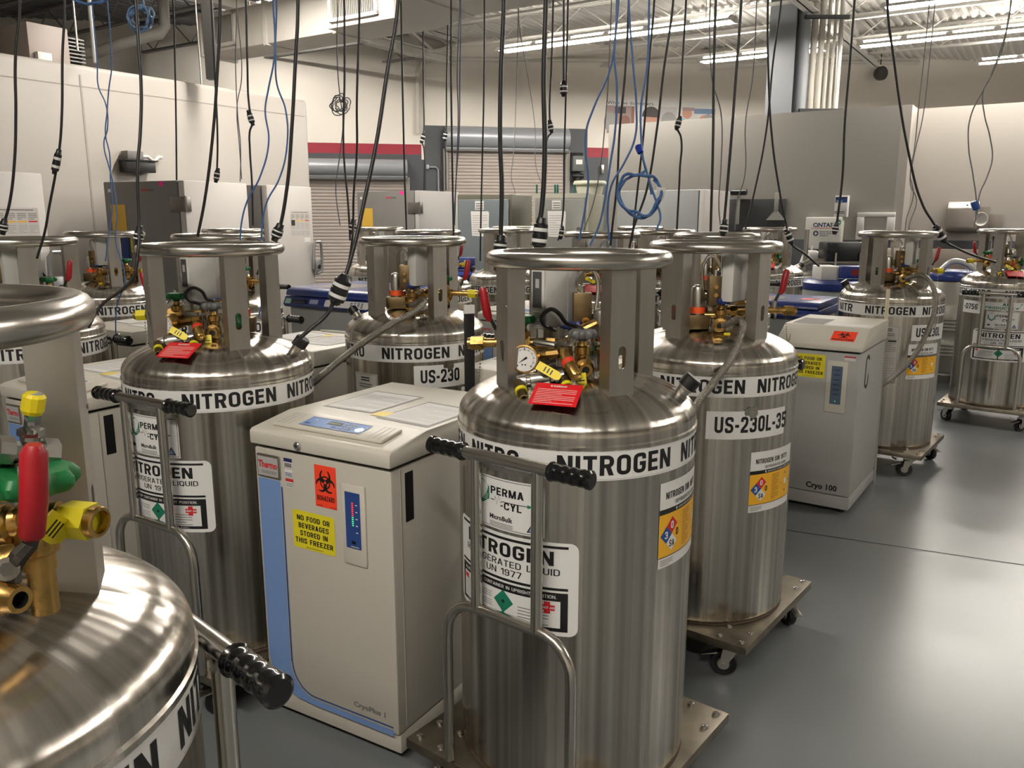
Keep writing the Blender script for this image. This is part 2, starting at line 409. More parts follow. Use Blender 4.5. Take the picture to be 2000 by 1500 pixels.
# far wall, slightly askew to the partitions
BW0 = Vector((-1.39, 17.5, 0)); BX = Vector((.978, .208, 0)); BN = Vector((.208, -.978, 0))
MBW = Matrix(((BX.x, -BN.x, 0, BW0.x), (BX.y, -BN.y, 0, BW0.y), (0, 0, 1, 0), (0, 0, 0, 1)))    # x along the wall, y into it
def onbw(px, py):
    d = ray(px, py); t = (BW0 - Vector((0, 0, HC))).dot(BN) / d.dot(BN); p = Vector((0, 0, HC)) + d * t
    return (p - BW0).dot(BX), p.z
b = MB(); b.M = MBW
zr0, zr1 = onbw(700, 300)[1], onbw(700, 280)[1]
b.box(-13, 16, 0, .2, zr1, DECKZ + .3, WALLC)
b.box(-13, 16, 0, .2, 0, zr0, DADO)
b.box(-13, 16, 0, .2, zr0, zr1, STRIPE)
struct(b.build('wall_back', None))
# dark painted surround of the tall roll-up door
xa, za = onbw(829, 245); xb, _ = onbw(1147, 250)
b = MB(); b.M = MBW; b.box(xa, xb, -.03, -.001, 0, za, DADO); struct(b.build('trim_2', None))
xw, zw = onbw(795, 300)
b = MB(); b.M = MBW; b.box(onbw(823, 300)[0], onbw(829, 300)[0], -.02, -.001, zr0 - .1, zr1 + .02, WALLC); struct(b.build('trim_3', None))

def rollup(px0, px1, ytop, yhood, label, nslat):
    x0, z1 = onbw(px0, ytop); x1, _ = onbw(px1, ytop); z0 = onbw((px0 + px1) / 2, yhood)[1]
    cx = (x0 + x1) / 2; base = MBW @ Vector((cx, -.12, 0))
    t = bpy.data.objects.new('rollup_door', None); COL.objects.link(t); t.location = base; t.rotation_euler = (0, 0, atan2(BX.y, BX.x))
    tag(t, label, 'door'); w = (x1 - x0) / 2
    b = MB()
    for i in range(nslat):
        za, zb = z0 * i / nslat, z0 * (i + 1) / nslat - .004
        b.prism([(-.004, za), (-.012, za + .012), (-.014, (za + zb) / 2), (-.012, zb - .012), (-.004, zb), (.02, zb), (.02, za)], -w + .06, w - .06)
    b.box(-w + .06, w - .06, .01, .03, 0, z0)
    b.build('curtain', DOORG, t)
    for sx in (-1, 1):
        b = MB(); b.box(sx * w - .05, sx * w + .05, -.05, .06, 0, z0, None, None, .01); b.build('guide', mat('guide_rail', (132, 128, 122), .5), t)
    b = MB(); h = z1 - z0; r = h / 2
    prof = [(.09, z0), (.09, z1)] + [(.0 - r * 1.1 * sin(a), z0 + r + r * cos(a)) for a in [pi * k / 12 for k in range(0, 11)]] + [(-.1, z0 + .02), (-.1, z0)]
    b.prism(prof, -w, w); b.build('hood', HOODM, t, smooth=40)
    b = MB(); b.box(-w, w, -.13, -.02, z0 - .05, z0 - .005); b.build('hood_lip', mat('hood_lip_m', (104, 104, 104), .5), t)
    return t
rollup(868, 1106, 247, 293, 'tall grey roll-up dock door in the middle of the far wall', 46)
rollup(560, 793, 309, 346, 'lower roll-up dock door under the red stripe, left of the tall one', 38)

# white walk-in cold room along the left
b = MB(); b.M = MP
b.box(-12.5, -8.36, -4.0, 7.96, 0, 3.2, None, None, .05, 3)
struct(b.build('wall_left', PANELW))
b = MB(); b.M = MP                                         # panel joint covers on the cold room
for v in (1.7, 4.9):
    b.box(-8.361, -8.357, v, v + .02, .05, 3.1)
b.box(-8.362, -8.357, -4, 7.9, 2.985, 2.995)
struct(b.build('trim_4', mat('panel_joint', (166, 160, 152), .6)))
# grey partition facing the room, and the pale one to its right
b = MB(); b.M = MP
b.box(-6.34, -1.9, 12.70, 12.85, 1.38, 3.2, PARTG); b.box(-6.34, -1.9, 12.70, 12.85, 0, 1.38, DADO)
struct(b.build('wall_right_1', None))
b = MB(); b.M = MP
b.box(-1.9, 8, 13.25, 13.40, 1.38, 3.2, PARTL); b.box(-1.9, 8, 13.25, 13.40, 0, 1.38, DADO)
b.box(-1.9, -1.78, 12.70, 13.25, 0, 3.2, PARTL)
struct(b.build('wall_right_2', None))
# room closure out of the picture
b = MB(); b.box(14.6, 14.8, -6, 24, 0, 5.6); struct(b.build('wall_right_3', WALLC))
b = MB(); b.box(-13, 15, -6, -5.8, 0, 5.6); struct(b.build('wall_front', WALLC))
b = MB(); b.box(-13, -12.8, -6, 24, 0, 5.6); struct(b.build('wall_left_2', WALLC))

# corrugated roof deck: white over the room, darker grey over the cold room
def deck(u0, u1, m, name):
    b = MB(); b.M = MP; vs = []; n = int((u1 - u0) / .15)
    for i in range(n):
        u = u0 + i * .15
        for du, dz in ((0, 0), (.05, 0), (.065, .04), (.135, .04)): vs.append((u + du, dz))
    vs.append((u0 + n * .15, 0)); k = len(vs)
    b._add([(u, -22, DECKZ + z) for u, z in vs] + [(u, 30, DECKZ + z) for u, z in vs], [(i, i + 1, i + 1 + k, i + k) for i in range(k - 1)], m)
    b.box(u0, u1, -22, 30, DECKZ + .06, DECKZ + .1, m)
    return struct(b.build(name, None, smooth=0))
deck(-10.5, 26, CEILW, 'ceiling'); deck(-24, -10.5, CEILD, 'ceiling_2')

def joist(v, u0, u1, m, z0=4.80, z1=5.22, step=.55):
    b = MB(); b.M = MP
    for z in (z0, z1 - .03):
        b.box(u0, u1, v - .05, v - .012, z, z + .035); b.box(u0, u1, v + .012, v + .05, z, z + .035)
    n = int((u1 - u0) / step)
    for i in range(n):
        ua, ub = u0 + i * step, u0 + (i + 1) * step
        za, zb = (z0 + .02, z1 - .02) if i % 2 else (z1 - .02, z0 + .02)
        b.tube([(ua, v, za), (ub, v, zb)], .012, 6)
    return struct(b.build('ceiling_joist', m, smooth=40))
for k in range(7): joist(8.3 + 1.6 * k, -10.4, 9, TRUSS)
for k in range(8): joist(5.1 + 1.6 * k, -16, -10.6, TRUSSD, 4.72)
def girder(u, v0, v1, m, z0):
    b = MB(); b.M = MP
    b.box(u - .1, u + .1, v0, v1, z0, z0 + .02); b.box(u - .1, u + .1, v0, v1, z0 + .14, z0 + .16); b.box(u - .012, u + .012, v0, v1, z0, z0 + .16)
    b.box(u - .09, u + .09, v0, v1, 5.15, 5.23)
    n = int((v1 - v0) / .8)
    for i in range(n):
        va, vb = v0 + i * .8, v0 + (i + 1) * .8; za, zb = (z0 + .15, 5.17) if i % 2 else (5.17, z0 + .15)
        p, q = Vector((u, va, za)), Vector((u, vb, zb)); d = (q - p)
        b.box(-.045, .045, -.03, .03, 0, d.length, None, Matrix.Translation(p) @ d.to_track_quat('Z', 'Y').to_matrix().to_4x4())
    return struct(b.build('ceiling_girder', m, smooth=0))
girder(-3.4, 5, 18.9, TRUSS, 4.72); girder(-10.55, 3, 14.4, TRUSS, 4.72)

# grey steel column with a bundle of pipes behind the partition
cp = at(1533, 100, 13.35); b = MB(); RC = Matrix.Translation((cp.x, cp.y, 0)) @ Matrix.Rotation(RZ, 4, 'Z')
b.box(-.2, .2, -.19, -.165, 0, 5.2, None, RC); b.box(-.2, .2, .165, .19, 0, 5.2, None, RC); b.box(-.02, .02, -.17, .17, 0, 5.2, None, RC)
struct(b.build('column', mat('column_paint', (120, 123, 128), .5)))
PIPEW = mat('white_pipe', (206, 202, 192), .7, spec=.2)
o = thing('pipe_bundle', 'bundle of pale vertical pipes clamped beside the grey steel column', 'pipes', (cp.x + .4, cp.y - .1, 0))
for k, (dx, r, m) in enumerate(((-.1, .10, mat('grey_pipe', (160, 164, 170), .5)), (.06, .05, PIPEW), (.17, .045, PIPEW), (.27, .025, PIPEW), (.36, .022, PIPEW), (.45, .035, mat('clear_pipe', (214, 212, 206), .3)))):
    b = MB(); b.cyl((dx - .06, -.07 * dx, 0), (dx - .06, -.07 * dx, 5.1), r, 14); b.build('pipe', m, o)
for z in (3.28, 4.62):
    b = MB(); b.box(-.2, .46, -.16, -.10, z, z + .05); b.build('clamp_rail', BLACK, o)

# white sprinkler pipe along the far wall
pts = [onbw(815, 262), onbw(815, 150), onbw(822, 124), onbw(840, 117), onbw(1100, 118), onbw(1500, 121), onbw(1790, 124)]
b = MB(); b.M = MBW; b.tube([(x, -.09, z) for x, z in pts], .045, 12); o = b.build('wall_pipe', PIPEW)
tag(o, 'white pipe running along the top of the far wall and turning down', 'pipe')
o['kind'] = 'thing'

# ------------------------------------------------------------------ strip lamps
def strip(u0, u1, v, label, z=4.42, nseg=1):
    L = u1 - u0; c = UV((u0 + u1) / 2, v, z)
    t = thing('strip_lamp', label, 'ceiling light', c, RZ, 'fluorescent strip lamps')
    def hb(b):
        for s in (-1, 1): b.prism([(s * .135, .0), (s * .075, .05), (s * .072, .046), (s * .132, -.004)], -L / 2, L / 2)     # side reflectors, open slots beside the spine
        for i in range(int(L / .6) + 1):
            x = -L / 2 + L * i / int(L / .6); b.prism([(-.135, .0), (-.05, .07), (.05, .07), (.135, .0), (.132, -.004), (.048, .062), (-.048, .062), (-.132, -.004)], x - .05, x + .05)
        b.prism([(-.045, .06), (-.045, .09), (.045, .09), (.045, .06)], -L / 2, L / 2)
        for s in (-1, 1): b.prism([(-.12, .003), (-.05, .07), (.05, .07), (.12, .003), (.04, -.0), (-.04, -.0)], s * L / 2 - .004, s * L / 2 + .004)
    part('housing', t, ('h', round(L, 2)), hb, HOUS)
    n = max(1, round(L / 1.22))
    def tb(b, y):
        for i in range(n):
            x0 = -L / 2 + L * i / n + .03; x1 = -L / 2 + L * (i + 1) / n - .03
            b.cyl((x0, y, .022), (x1, y, .022), .019, 8)
    for y in (-.055, .055): part('tube', t, ('t', round(L, 2), y), lambda b: tb(b, y), TUBE)
    def rod(b):
        b.cyl((0, 0, .09), (0, 0, max(.14, 4.80 - z)), .006, 6)
    for x in (-L / 2 + .4, L / 2 - .4):
        r = part('hanger_rod', t, ('rod', z), rod, ZINC); r.location = (x, 0, 0)
    return t
strip(-8.07, -4.13, 12.1, 'long lit strip lamp in front of the far wall, over the dock door')
strip(-5.6, -3.5, 14.85, 'short lit strip lamp seen behind the grey column')
strip(-2.95, .9, 14.95, 'lit strip lamp, middle one of the three at the upper right')
strip(-2.19, 1.7, 12.5, 'lit strip lamp nearest the top right corner of the photo')
strip(-1.45, 2.3, 17.7, 'lit strip lamp farthest back, lowest at the right edge of the photo', 4.42)
for v, u in ((6.6, 3.4), (6.3, -7.9), (-1.8, -2.2)):
    strip(u, u + 3.9, v, 'strip lamp out of the picture, of the rows overhead')

strip(-12.3, -9.8, 10.0, 'added strip lamp, unseen behind the air duct, brightening the far wall', 4.98)  # added out of sight to brighten the left part of the far wall

# ------------------------------------------------------------------ white air duct
t = thing('air_duct', 'big white rectangular air duct with two grilles under the roof', 'duct', UV(-8.2, 7.7, 3.9), RZ)
b = MB()
b.box(-1.9, 1.75, 0, .55, 0, .5, None, None, .01)
b.box(-1.93, -1.86, -.03, .58, -.03, .53); b.box(-.62, -.56, -.02, .57, -.02, .52); b.box(.62, .68, -.02, .57, -.02, .52)
b.build('duct_run', DUCTW, t)
def grille(x0, x1, z0, z1, y):
    g = MB(); w = .04
    g.box(x0, x1, y - .02, y + .02, z0, z0 + w); g.box(x0, x1, y - .02, y + .02, z1 - w, z1); g.box(x0, x0 + w, y - .02, y + .02, z0, z1); g.box(x1 - w, x1, y - .02, y + .02, z0, z1)
    o = g.build('grille', DUCTW, t); s = MB(); n = int((x1 - x0) / .028)
    for i in range(1, n):
        x = x0 + (x1 - x0) * i / n; s.box(x - .004, x + .004, y - .008, y + .016, z0 + w, z1 - w)
    s.build('grille_fins', mat('grille_fin', (168, 164, 158), .5), o)
    s = MB(); s.box(x0 + w, x1 - w, y + .017, y + .02, z0 + w, z1 - w); s.build('grille_throat', mat('throat', (84, 82, 80), .8), o)
grille(-1.68, -1.15, .05, .47, -.022)
b = MB(); b.box(.68, 1.72, -.16, .0, .0, .62, None, None, .01); b.build('grille_box', DUCTW, t)
grille(.74, 1.5, .06, .58, -.182)
b = MB()
pr = [(-.16, 0), (.55, 0), (.55, .62), (-.16, .62)]
b._add([(1.75, -.16, 0), (1.75, .55, 0), (1.75, .55, .6), (1.75, -.16, .6), (2.15, -.62, .14), (2.15, .75, .14), (2.15, .75, .8), (2.15, -.62, .8)], [(0, 1, 5, 4), (1, 2, 6, 5), (2, 3, 7, 6), (3, 0, 4, 7), (0, 3, 2, 1), (4, 5, 6, 7)])
b.box(2.15, 5.2, -.62, .75, .14, .8, None, None, .01)
for x in (2.15, 3.2, 4.2): b.box(x - .02, x + .02, -.64, .77, .12, .82)
b.build('plenum', DUCTW, t, smooth=0)
b = MB()
for x in (-1.2, .2, 1.4, 3.0): b.cyl((x, .28, .5), (x, .28, 1.32), .006, 6)
b.build('hanger', ZINC, t)

# ------------------------------------------------------------------ clutter over the cold room
def onu(px, py, u):
    d = ray(px, py); t = u / d.dot(E2); p = Vector((0, 0, HC)) + d * t; return p.dot(E1), p.z
UC = -8.95; va, vb, vc = [onu(px, 100, UC)[0] for px in (57, 136, 172)]; hz = onu(100, 50, UC)[1] - 3.203
t = thing('condensing_unit', 'beige sheet metal cooling unit standing on top of the cold room', 'cooling unit', UV(UC, va, 3.203), RZ)
b = MB(); b.box(-.7, 0, 0, vb - va, 0, hz, None, None, .01); b.build('casing', mat('beige_sheet', (172, 160, 152), .5), t)
b = MB()
for k in range(10): b.box(-.66, -.06, vb - va + .01, vc - va, hz * (.04 + .086 * k), hz * (.07 + .086 * k))
b.build('condenser_fins', mat('fin_metal', (130, 128, 126), .5, .5), t)
b = MB(); b.box(-.6, -.1, vb - va + .001, vc - va - .02, 0, hz * .88); b.build('condenser_core', DARK, t)
b = MB(); b.box(.001, .06, .05, .20, .0, .16, None, None, .01); b.build('junction_box', WHITE, t)
DP = mat('white_foam_pipe', (196, 190, 182), .7)
def pipe(pts, r, m, label, name='insulated_pipe'):
    b = MB(); b.tube(pts, r, 12, None); o = b.build(name, m); return tag(o, label, 'pipe')
pipe([UV(-9.6, 2.0, 3.9), UV(-9.5, 3.2, 3.95), UV(-9.4, 3.9, 3.75), UV(-9.35, 4.25, 3.72)], .09, DP, 'thick white insulated pipe left of the beige cooling unit')
pipe([UV(-10.4, 4.4, 3.35), UV(-10.1, 6.2, 3.7), UV(-9.9, 6.75, 3.95), UV(-9.85, 6.9, 4.0), UV(-9.85, 6.98, 4.1), UV(-9.85, 6.98, 4.7)], .07, mat('grey_insulated', (140, 137, 132), .7), 'grey insulated pipe with a white elbow left of the air duct')
pipe([UV(-10.6, 5.2, 3.38), UV(-10.0, 7.3, 3.34)], .09, mat('grey_insulated'  , (140, 137, 132), .7), 'grey insulated pipe lying low on the cold room roof')
GP = mat('grey_insulated', (140, 137, 132), .7)
for px, Y, lab in ((180, 8.6, 'bright white conduit drop standing on the cold room, left'), (148, 8.0, 'thin grey hanger rod over the cooling unit'), (386, 10.4, 'thin grey hanger rod left of the air duct')):
    q = at(px, 60, Y); b = MB(); b.cyl((q.x, q.y, 3.2), (q.x, q.y, 5.2), .022 if px == 180 else .01, 8); tag(b.build('conduit', WHITE if px == 180 else ZINC), lab, 'conduit')
q = at(408, 60, 9.6); b = MB(); b.box(q.x - .05, q.x + .05, q.y - .05, q.y + .05, 3.2, 5.2); tag(b.build('strut_post', mat('dark_post', (52, 50, 48), .6)), 'dark square post in front of the left end of the air duct', 'post')

# ------------------------------------------------------------------ things on the far wall
def wallbox(name, px0, px1, py0, py1, dep, m, label, cat, bev=.01):
    x0, z1 = onbw(px0, py0); x1, z0 = onbw(px1, py1)
    t = thing(name, label, cat, MBW @ Vector(((x0 + x1) / 2, 0, z0)), atan2(BX.y, BX.x)); w = (x1 - x0) / 2
    b = MB(); b.box(-w, w, -dep, -.031, 0, z1 - z0, None, None, bev); b.build('casing', m, t)
    return t, w, z1 - z0
t, w, h = wallbox('door_operator', 1112, 1133, 306, 336, .3, mat('operator_grey', (92, 95, 94), .5), 'grey motor box of the tall dock door with a white label', 'door operator')
P = Print(onflat((0, -.30, 0), (1, 0, 0), (0, 0, 1))); P.rect(-.06, h * .45, .08, h * .75, WHITE); P.done('label', t)
b = MB(); b.cyl((0, -.2, -.02), (0, -.2, -.22), w * .7, 16, None, None, .02); b.cyl((-w, -.25, -.1), (w, -.25, -.1), .05, 10); b.build('motor', RUBBER, t)
b = MB(); b.cyl((-w * .7, -.18, h), (w * .8, -.18, h + .0), .06, 12); b.box(-w, w, -.2, -.1, h, h + .07); b.build('gearbox', DARK, t)
t, w, h = wallbox('switch_box', 831, 837, 322, 331, .1, HOODM, 'small grey box with a bent conduit left of the tall dock door', 'electrical box')
b = MB(); x1 = onbw(855, 326)[0] - onbw(834, 326)[0]; zb = 1.2; b.tube([(0, -.06, h / 2), (x1 - .05, -.06, h / 2), (x1, -.06, h / 2 - .05), (x1, -.06, -zb)], .02, 8); b.build('conduit', HOODM, t)
t, w, h = wallbox('fire_alarm_pull', 1452 - 280, 1457 - 280, 322, 340, .1, ZINC, 'small metal handle on the dark wall right of the dock door', 'switch')
q = MBW @ Vector((*(onbw(1707, 147)[0:1]), -.25, onbw(1707, 147)[1]))
t = thing('wall_speaker', 'round dark grey speaker hanging under the end of the roof beam', 'speaker', q, 0)
b = MB(); b.M = Matrix.Rotation(.35, 4, 'Z'); b.along((0, -.08, 0), (0, .1, 0), [(0, 0), (.1, .0), (.135, .012), (.15, .03), (.15, .12), (.12, .18), (0, .18)], 32); b.build('horn', mat('speaker_grey', (62, 59, 57), .6), t)
b = MB(); b.cyl((0, .05, .13), (0, .05, .62), .012, 8); b.build('bracket', DARK, t)

# printed banner high on the far wall
x0, z1 = onbw(1186, 192); x1, _ = onbw(1398, 192); z0 = onbw(1290, 262)[1]
t = thing('banner', 'long printed banner reading What we do matters with photographs of people', 'poster', MBW @ Vector((x0, -.01, z0)), atan2(BX.y, BX.x))
W = x1 - x0; H = z1 - z0
P = Print(onflat((0, 0, 0), (1, 0, 0), (0, 0, 1))); P.step = .3
P.rect(0, 0, W, H, WHITE, 0, 0, True)
ph = H * .80
SK = mat('print_skin', (214, 160, 138), .6); SK2 = mat('print_skin_dark', (150, 110, 98), .6); CAPM = mat('print_grey_cap', (84, 78, 78), .6); AQ = mat('print_aqua', (96, 190, 206), .6); MAUVE = mat('print_mauve', (172, 150, 146), .6); SBLUE = mat('print_slate', (128, 152, 186), .6)
P.text('What we do matters...', W * .0, H * .83, W * .45, H * .11, BLACK, 1, False)
P.rect(0, 0, W * .25, ph, MAUVE, 1); P.disc(W * .165, ph * .45, ph * .2, SK2, 2); P.rect(W * .07, ph * .72, W * .17, ph * .95, CAPM, 2); P.rect(W * .22, .0, W * .245, ph * .97, SK2, 2); P.disc(W * .03, ph * .4, ph * .25, LGREY, 2, 16, 1.4)
P.disc(W * .40, ph * .48, ph * .3, SK, 2, 24, 1.2); P.poly([(W * .40 + ph * .36 * cos(a), ph * .66 + ph * .34 * sin(a)) for a in [radians(x) for x in range(-10, 200, 14)]], CAPM, 3); P.disc(W * .39, .06, ph * .2, AQ, 2, 16, .5)
P.rect(W * .48, 0, W * .64, ph, mat('print_pale', (206, 202, 202), .6), 1); P.disc(W * .565, ph * .52, ph * .3, LGREY, 2); P.disc(W * .56, ph * .3, ph * .26, mat('print_lilac', (186, 176, 178), .6), 3)
P.poly([(W * .645, 0), (W * .80, 0), (W * .76, ph * .45), (W * .69, ph * .62), (W * .655, ph * .5)], AQ, 2); P.disc(W * .735, ph * .78, ph * .2, SK, 3, 20, 1.0); P.rect(W * .69, ph * .88, W * .80, ph, MAUVE, 4)
P.rect(W * .80, ph * .78, W, ph * .97, SBLUE, 1); P.disc(W * .90, ph * .5, ph * .24, SK, 2); P.disc(W * .935, ph * .6, ph * .2, LGREY, 3, 20, .9); P.poly([(W * .76, ph * .55), (W * .87, ph * .45), (W * .86, ph * .3), (W * .75, ph * .4)], SK, 3)
P.done('print', t)
# ------------------------------------------------------------------ liquid nitrogen cylinders
CR = .33; PT = .173; SEAM = 1.145; RZC = 1.584
def domez(r): return SEAM + .02 + .112 * max(0, 1 - (min(r, CR) / CR) ** 2.2) ** .5
C38, S38 = cos(radians(38)), sin(radians(38))
def W(dx, dy, z): return Vector((dx * C38 - dy * S38, dx * S38 + dy * C38, z))     # valve gear laid out as seen from the near side

def tank(b):
    pr = [(0, PT), (.30, PT), (.318, PT + .004), (.328, PT + .016), (CR, PT + .03), (CR, .6), (CR, 1.0), (CR, SEAM - .012), (CR + .0035, SEAM - .008), (CR + .0035, SEAM), (CR, SEAM + .004)]
    for k in range(0, 25):
        r = CR * (1 - (k / 24) ** 2.2) if k else CR
        pr.append((r, domez(r)))
    b.lathe(pr, 96)
def support(b):
    zt, zb, wd, th, ro = 1.572, 1.215, .036, .004, .229
    # outer plate with a slotted hole
    def loop(x):
        o = [(x, -wd, zb), (x, wd, zb), (x, wd, zt), (x, -wd, zt)]
        c = 1.345; s = []
        for k in range(16):
            a = 2 * pi * k / 16; s.append((x, .011 * cos(a), c + (.018 if sin(a) >= 0 else -.018) + .011 * sin(a)))
        return o, s
    bm = b.bm; lays = []
    for x in (ro, ro - th):
        o, s = loop(x); vo = [bm.verts.new(v) for v in o]; vs = [bm.verts.new(v) for v in s]
        es = [bm.edges.new((vo[i], vo[(i + 1) % 4])) for i in range(4)] + [bm.edges.new((vs[i], vs[(i + 1) % 16])) for i in range(16)]
        bmesh.ops.triangle_fill(bm, use_beauty=True, edges=es); lays.append((vo, vs))
    (o1, s1), (o2, s2) = lays
    for A, B in ((o1, o2), (s1, s2)):
        n = len(A)
        for i in range(n):
            try: bm.faces.new((A[i], A[(i + 1) % n], B[(i + 1) % n], B[i]))
            except ValueError: pass
    for sy in (-1, 1): b.box(ro - .05, ro - th, sy * wd - (th if sy > 0 else 0), sy * wd + (0 if sy > 0 else th), zb, zt)
    b.cyl((ro + .0, .028, zb + .25), (ro + .002, .028, zb + .25), .003, 8)
    b.box(ro - .05, ro + .004, -wd - .004, wd + .004, zb - .006, zb + .006)
def plate(b):
    s = .354; b.box(-s, s, -s, s, PT - .006, PT - .0005, None, None, .002)
    for k in range(4):
        b.box(-s, s, -s, -s + .006, PT - .032, PT - .003, None, Matrix.Rotation(pi / 2 * k, 4, 'Z'), .002)
def bolt(b):
    b.lathe([(0, .009), (.005, .0085), (.010, .005), (.0115, .0), (.0115, -.002)], 12)
def fork(b):
    b.box(-.05, .05, -.045, .045, .126, .140, None, None, .003); b.cyl((0, 0, .112), (0, 0, .128), .034, 16)
    for s in (-1, 1): b.prism([(-.02, .112), (.035, .112), (.045, .05), (.03, .035), (.018, .05)], s * .026 - .002, s * .026 + .002)
    b.cyl((-.034, .03, .05), (.034, .03, .05), .008, 10)
def wheel(b): b.along((-.018, .03, .05), (.018, .03, .05), [(0, 0), (.03, 0), (.031, .006), (.04, .004), (.047, .003), (.05, .008), (.05, .028), (.047, .033), (.04, .032), (.031, .030), (.03, .036), (0, .036)], 28)
def hub(b): b.along((-.021, .03, .05), (.021, .03, .05), [(0, 0), (.022, 0), (.026, .006), (.026, .036), (.022, .042), (0, .042)], 16)
def brake(b):
    b.box(-.018, .018, .03, .09, .098, .103, None, Matrix.Rotation(-.25, 4, 'X'), .001); b.cyl((.0, .085, .112), (.03, .105, .118), .006, 8)
HO = .351
def handle(b):
    b.tube([(-.15, -HO, 1.10), (.15, -HO, 1.10)], .0165, 14)
    for s in (-1, 1): b.tube([(s * .098, -HO, 1.10), (s * .098, -HO, .675)], .0155, 12)
    path = [(-.205, .178), (-.205, .56)] + [(-.105 - .10 * cos(a), .575 + .10 * sin(a)) for a in [pi / 2 * k / 6 for k in range(1, 6)]] + [(-.105, .675), (.105, .675)]
    path += [(.105 + .10 * sin(a), .575 + .10 * cos(a)) for a in [pi / 2 * k / 6 for k in range(1, 6)]] + [(.205, .56), (.205, .178)]
    b.tube([(x, -HO, z) for x, z in path], .0145, 12)
def grip(b, s):
    L = .122; pr = [(0, 0), (.018, 0), (.0205, .004)]
    for k in range(28):
        t = .006 + (L - .02) * k / 27; pr.append((.0205 + .0018 * (1 - cos(2 * pi * k / 27 * 4)) / 2 + (.004 if k < 2 else 0), t))
    pr += [(.0235, L - .012), (.0235, L - .004), (.018, L), (0, L)]
    b.along((s * .133, -HO, 1.10), (s * .30, -HO, 1.10), pr, 20)

def sm(pts, n=6):
    """smooth path through the points"""
    p = [Vector(q) for q in pts]; p = [p[0] * 2 - p[1]] + p + [p[-1] * 2 - p[-2]]; out = []
    for i in range(1, len(p) - 2):
        for k in range(n):
            t = k / n; out.append(.5 * ((2 * p[i]) + (p[i + 1] - p[i - 1]) * t + (2 * p[i - 1] - 5 * p[i] + 4 * p[i + 1] - p[i + 2]) * t * t + (3 * p[i] - p[i - 1] - 3 * p[i + 1] + p[i + 2]) * t ** 3))
    return out + [p[-2]]
def wheelshape(b, c, axis, R, m=None, h=.022, lobes=9):
    c = Vector(c); q = Vector(axis).to_track_quat('Z', 'Y').to_matrix().to_4x4(); M = Matrix.Translation(c) @ q
    n = 72; rows = []
    for rr, z, wv in ((.0, h * .30, 0), (.35, h * .32, 0), (.62, h * .5, 0), (.9, h * .42, .5), (1, h * .1, 1), (1, -h * .25, 1), (.9, -h * .5, .6), (.45, -h * .35, 0), (.35, -h * .9, 0), (0, -h * .9, 0)):
        rows.append([(R * rr * (1 + .11 * wv * cos(lobes * 2 * pi * k / n)) * cos(2 * pi * k / n), R * rr * (1 + .11 * wv * cos(lobes * 2 * pi * k / n)) * sin(2 * pi * k / n), z) for k in range(n)])
    vs = [v for r in rows for v in r]; fs = []
    for i in range(len(rows) - 1):
        for k in range(n): fs.append((i * n + k, i * n + (k + 1) % n, (i + 1) * n + (k + 1) % n, (i + 1) * n + k))
    b._add(vs, fs, m, M)

def neck(b):
    b.lathe([(.085, domez(.085) - .01), (.085, 1.285), (.06, 1.29), (.056, 1.335), (.066, 1.338), (.066, 1.352), (.03, 1.354), (.026, 1.375), (0, 1.375)], 32)
    for k in range(6):
        a = k * pi / 3; b.cyl((.056 * cos(a), .056 * sin(a), 1.35), (.056 * cos(a), .056 * sin(a), 1.361), .007, 6)
def manifold(b):        # brass pipework
    b.cyl(W(-.02, .035, 1.34), W(-.19, .055, 1.345), .017, 14, BRASS); b.cyl(W(-.19, .055, 1.345), W(-.255, .06, 1.343), .013, 12, BRASS)
    b.cyl(W(-.06, .04, 1.341), W(-.085, .043, 1.342), .022, 6, BRASS); b.cyl(W(-.13, .048, 1.343), W(-.18, .054, 1.345), .024, 6, BRASS)
    b.cyl(W(-.03, .10, 1.33), W(.06, .07, 1.325), .014, 12, BRASS); b.cyl(W(.06, .07, 1.325), W(.01, -.06, 1.33), .011, 12, ZINC)
    b.cyl(W(0, 0, 1.37), W(0, 0, 1.40), .018, 6, BRASS); b.cyl(W(.0, .0, 1.385), W(.05, .05, 1.40), .012, 10, BRASS)
    b.tube([W(-.12, .02, 1.352), W(-.05, -.01, 1.345), W(.02, -.02, 1.345), W(.05, -.01, 1.34)], .009, 10, ZINC)
def valvebody(b, c, port, plen=.055, m=BRASS):
    c = Vector(c); port = Vector(port).normalized()
    b.lathe([(0, -.06), (.020, -.06), (.023, -.045), (.023, -.025), (.018, -.02), (.018, .0), (.021, .004), (.021, .022), (.012, .026), (.008, .05), (0, .05)], 16, m, Matrix.Translation(c - Vector((0, 0, .04))))
    b.along(c - Vector((0, 0, .07)), c - Vector((0, 0, .07)) + port, [(0, 0), (.016, 0), (.016, plen * .5), (.026, plen * .5), (.026, plen * .62), (.018, plen * .66), (.018, plen), (.010, plen)], 16, m)
    b.along(c - Vector((0, 0, .07)) + port * plen * .99, c - Vector((0, 0, .07)) + port * 2, [(0, -.004), (.0105, -.004)], 16, DARK)
def gauge(b):
    c = W(-.148, -.12, 1.327); d = W(-.30, -1, .06).normalized(); o = c - d * .03
    b.along(o, o + d, [(0, 0), (.031, 0), (.0365, .006), (.0365, .030), (.038, .031), (.038, .036), (.034, .037), (.033, .031), (0, .031)], 32, BRASS)
    b.cyl(o, o - d * .035, .016, 12, RUBBER); b.cyl(o - d * .035, W(-.085, -.08, 1.332), .012, 10, BRASS)
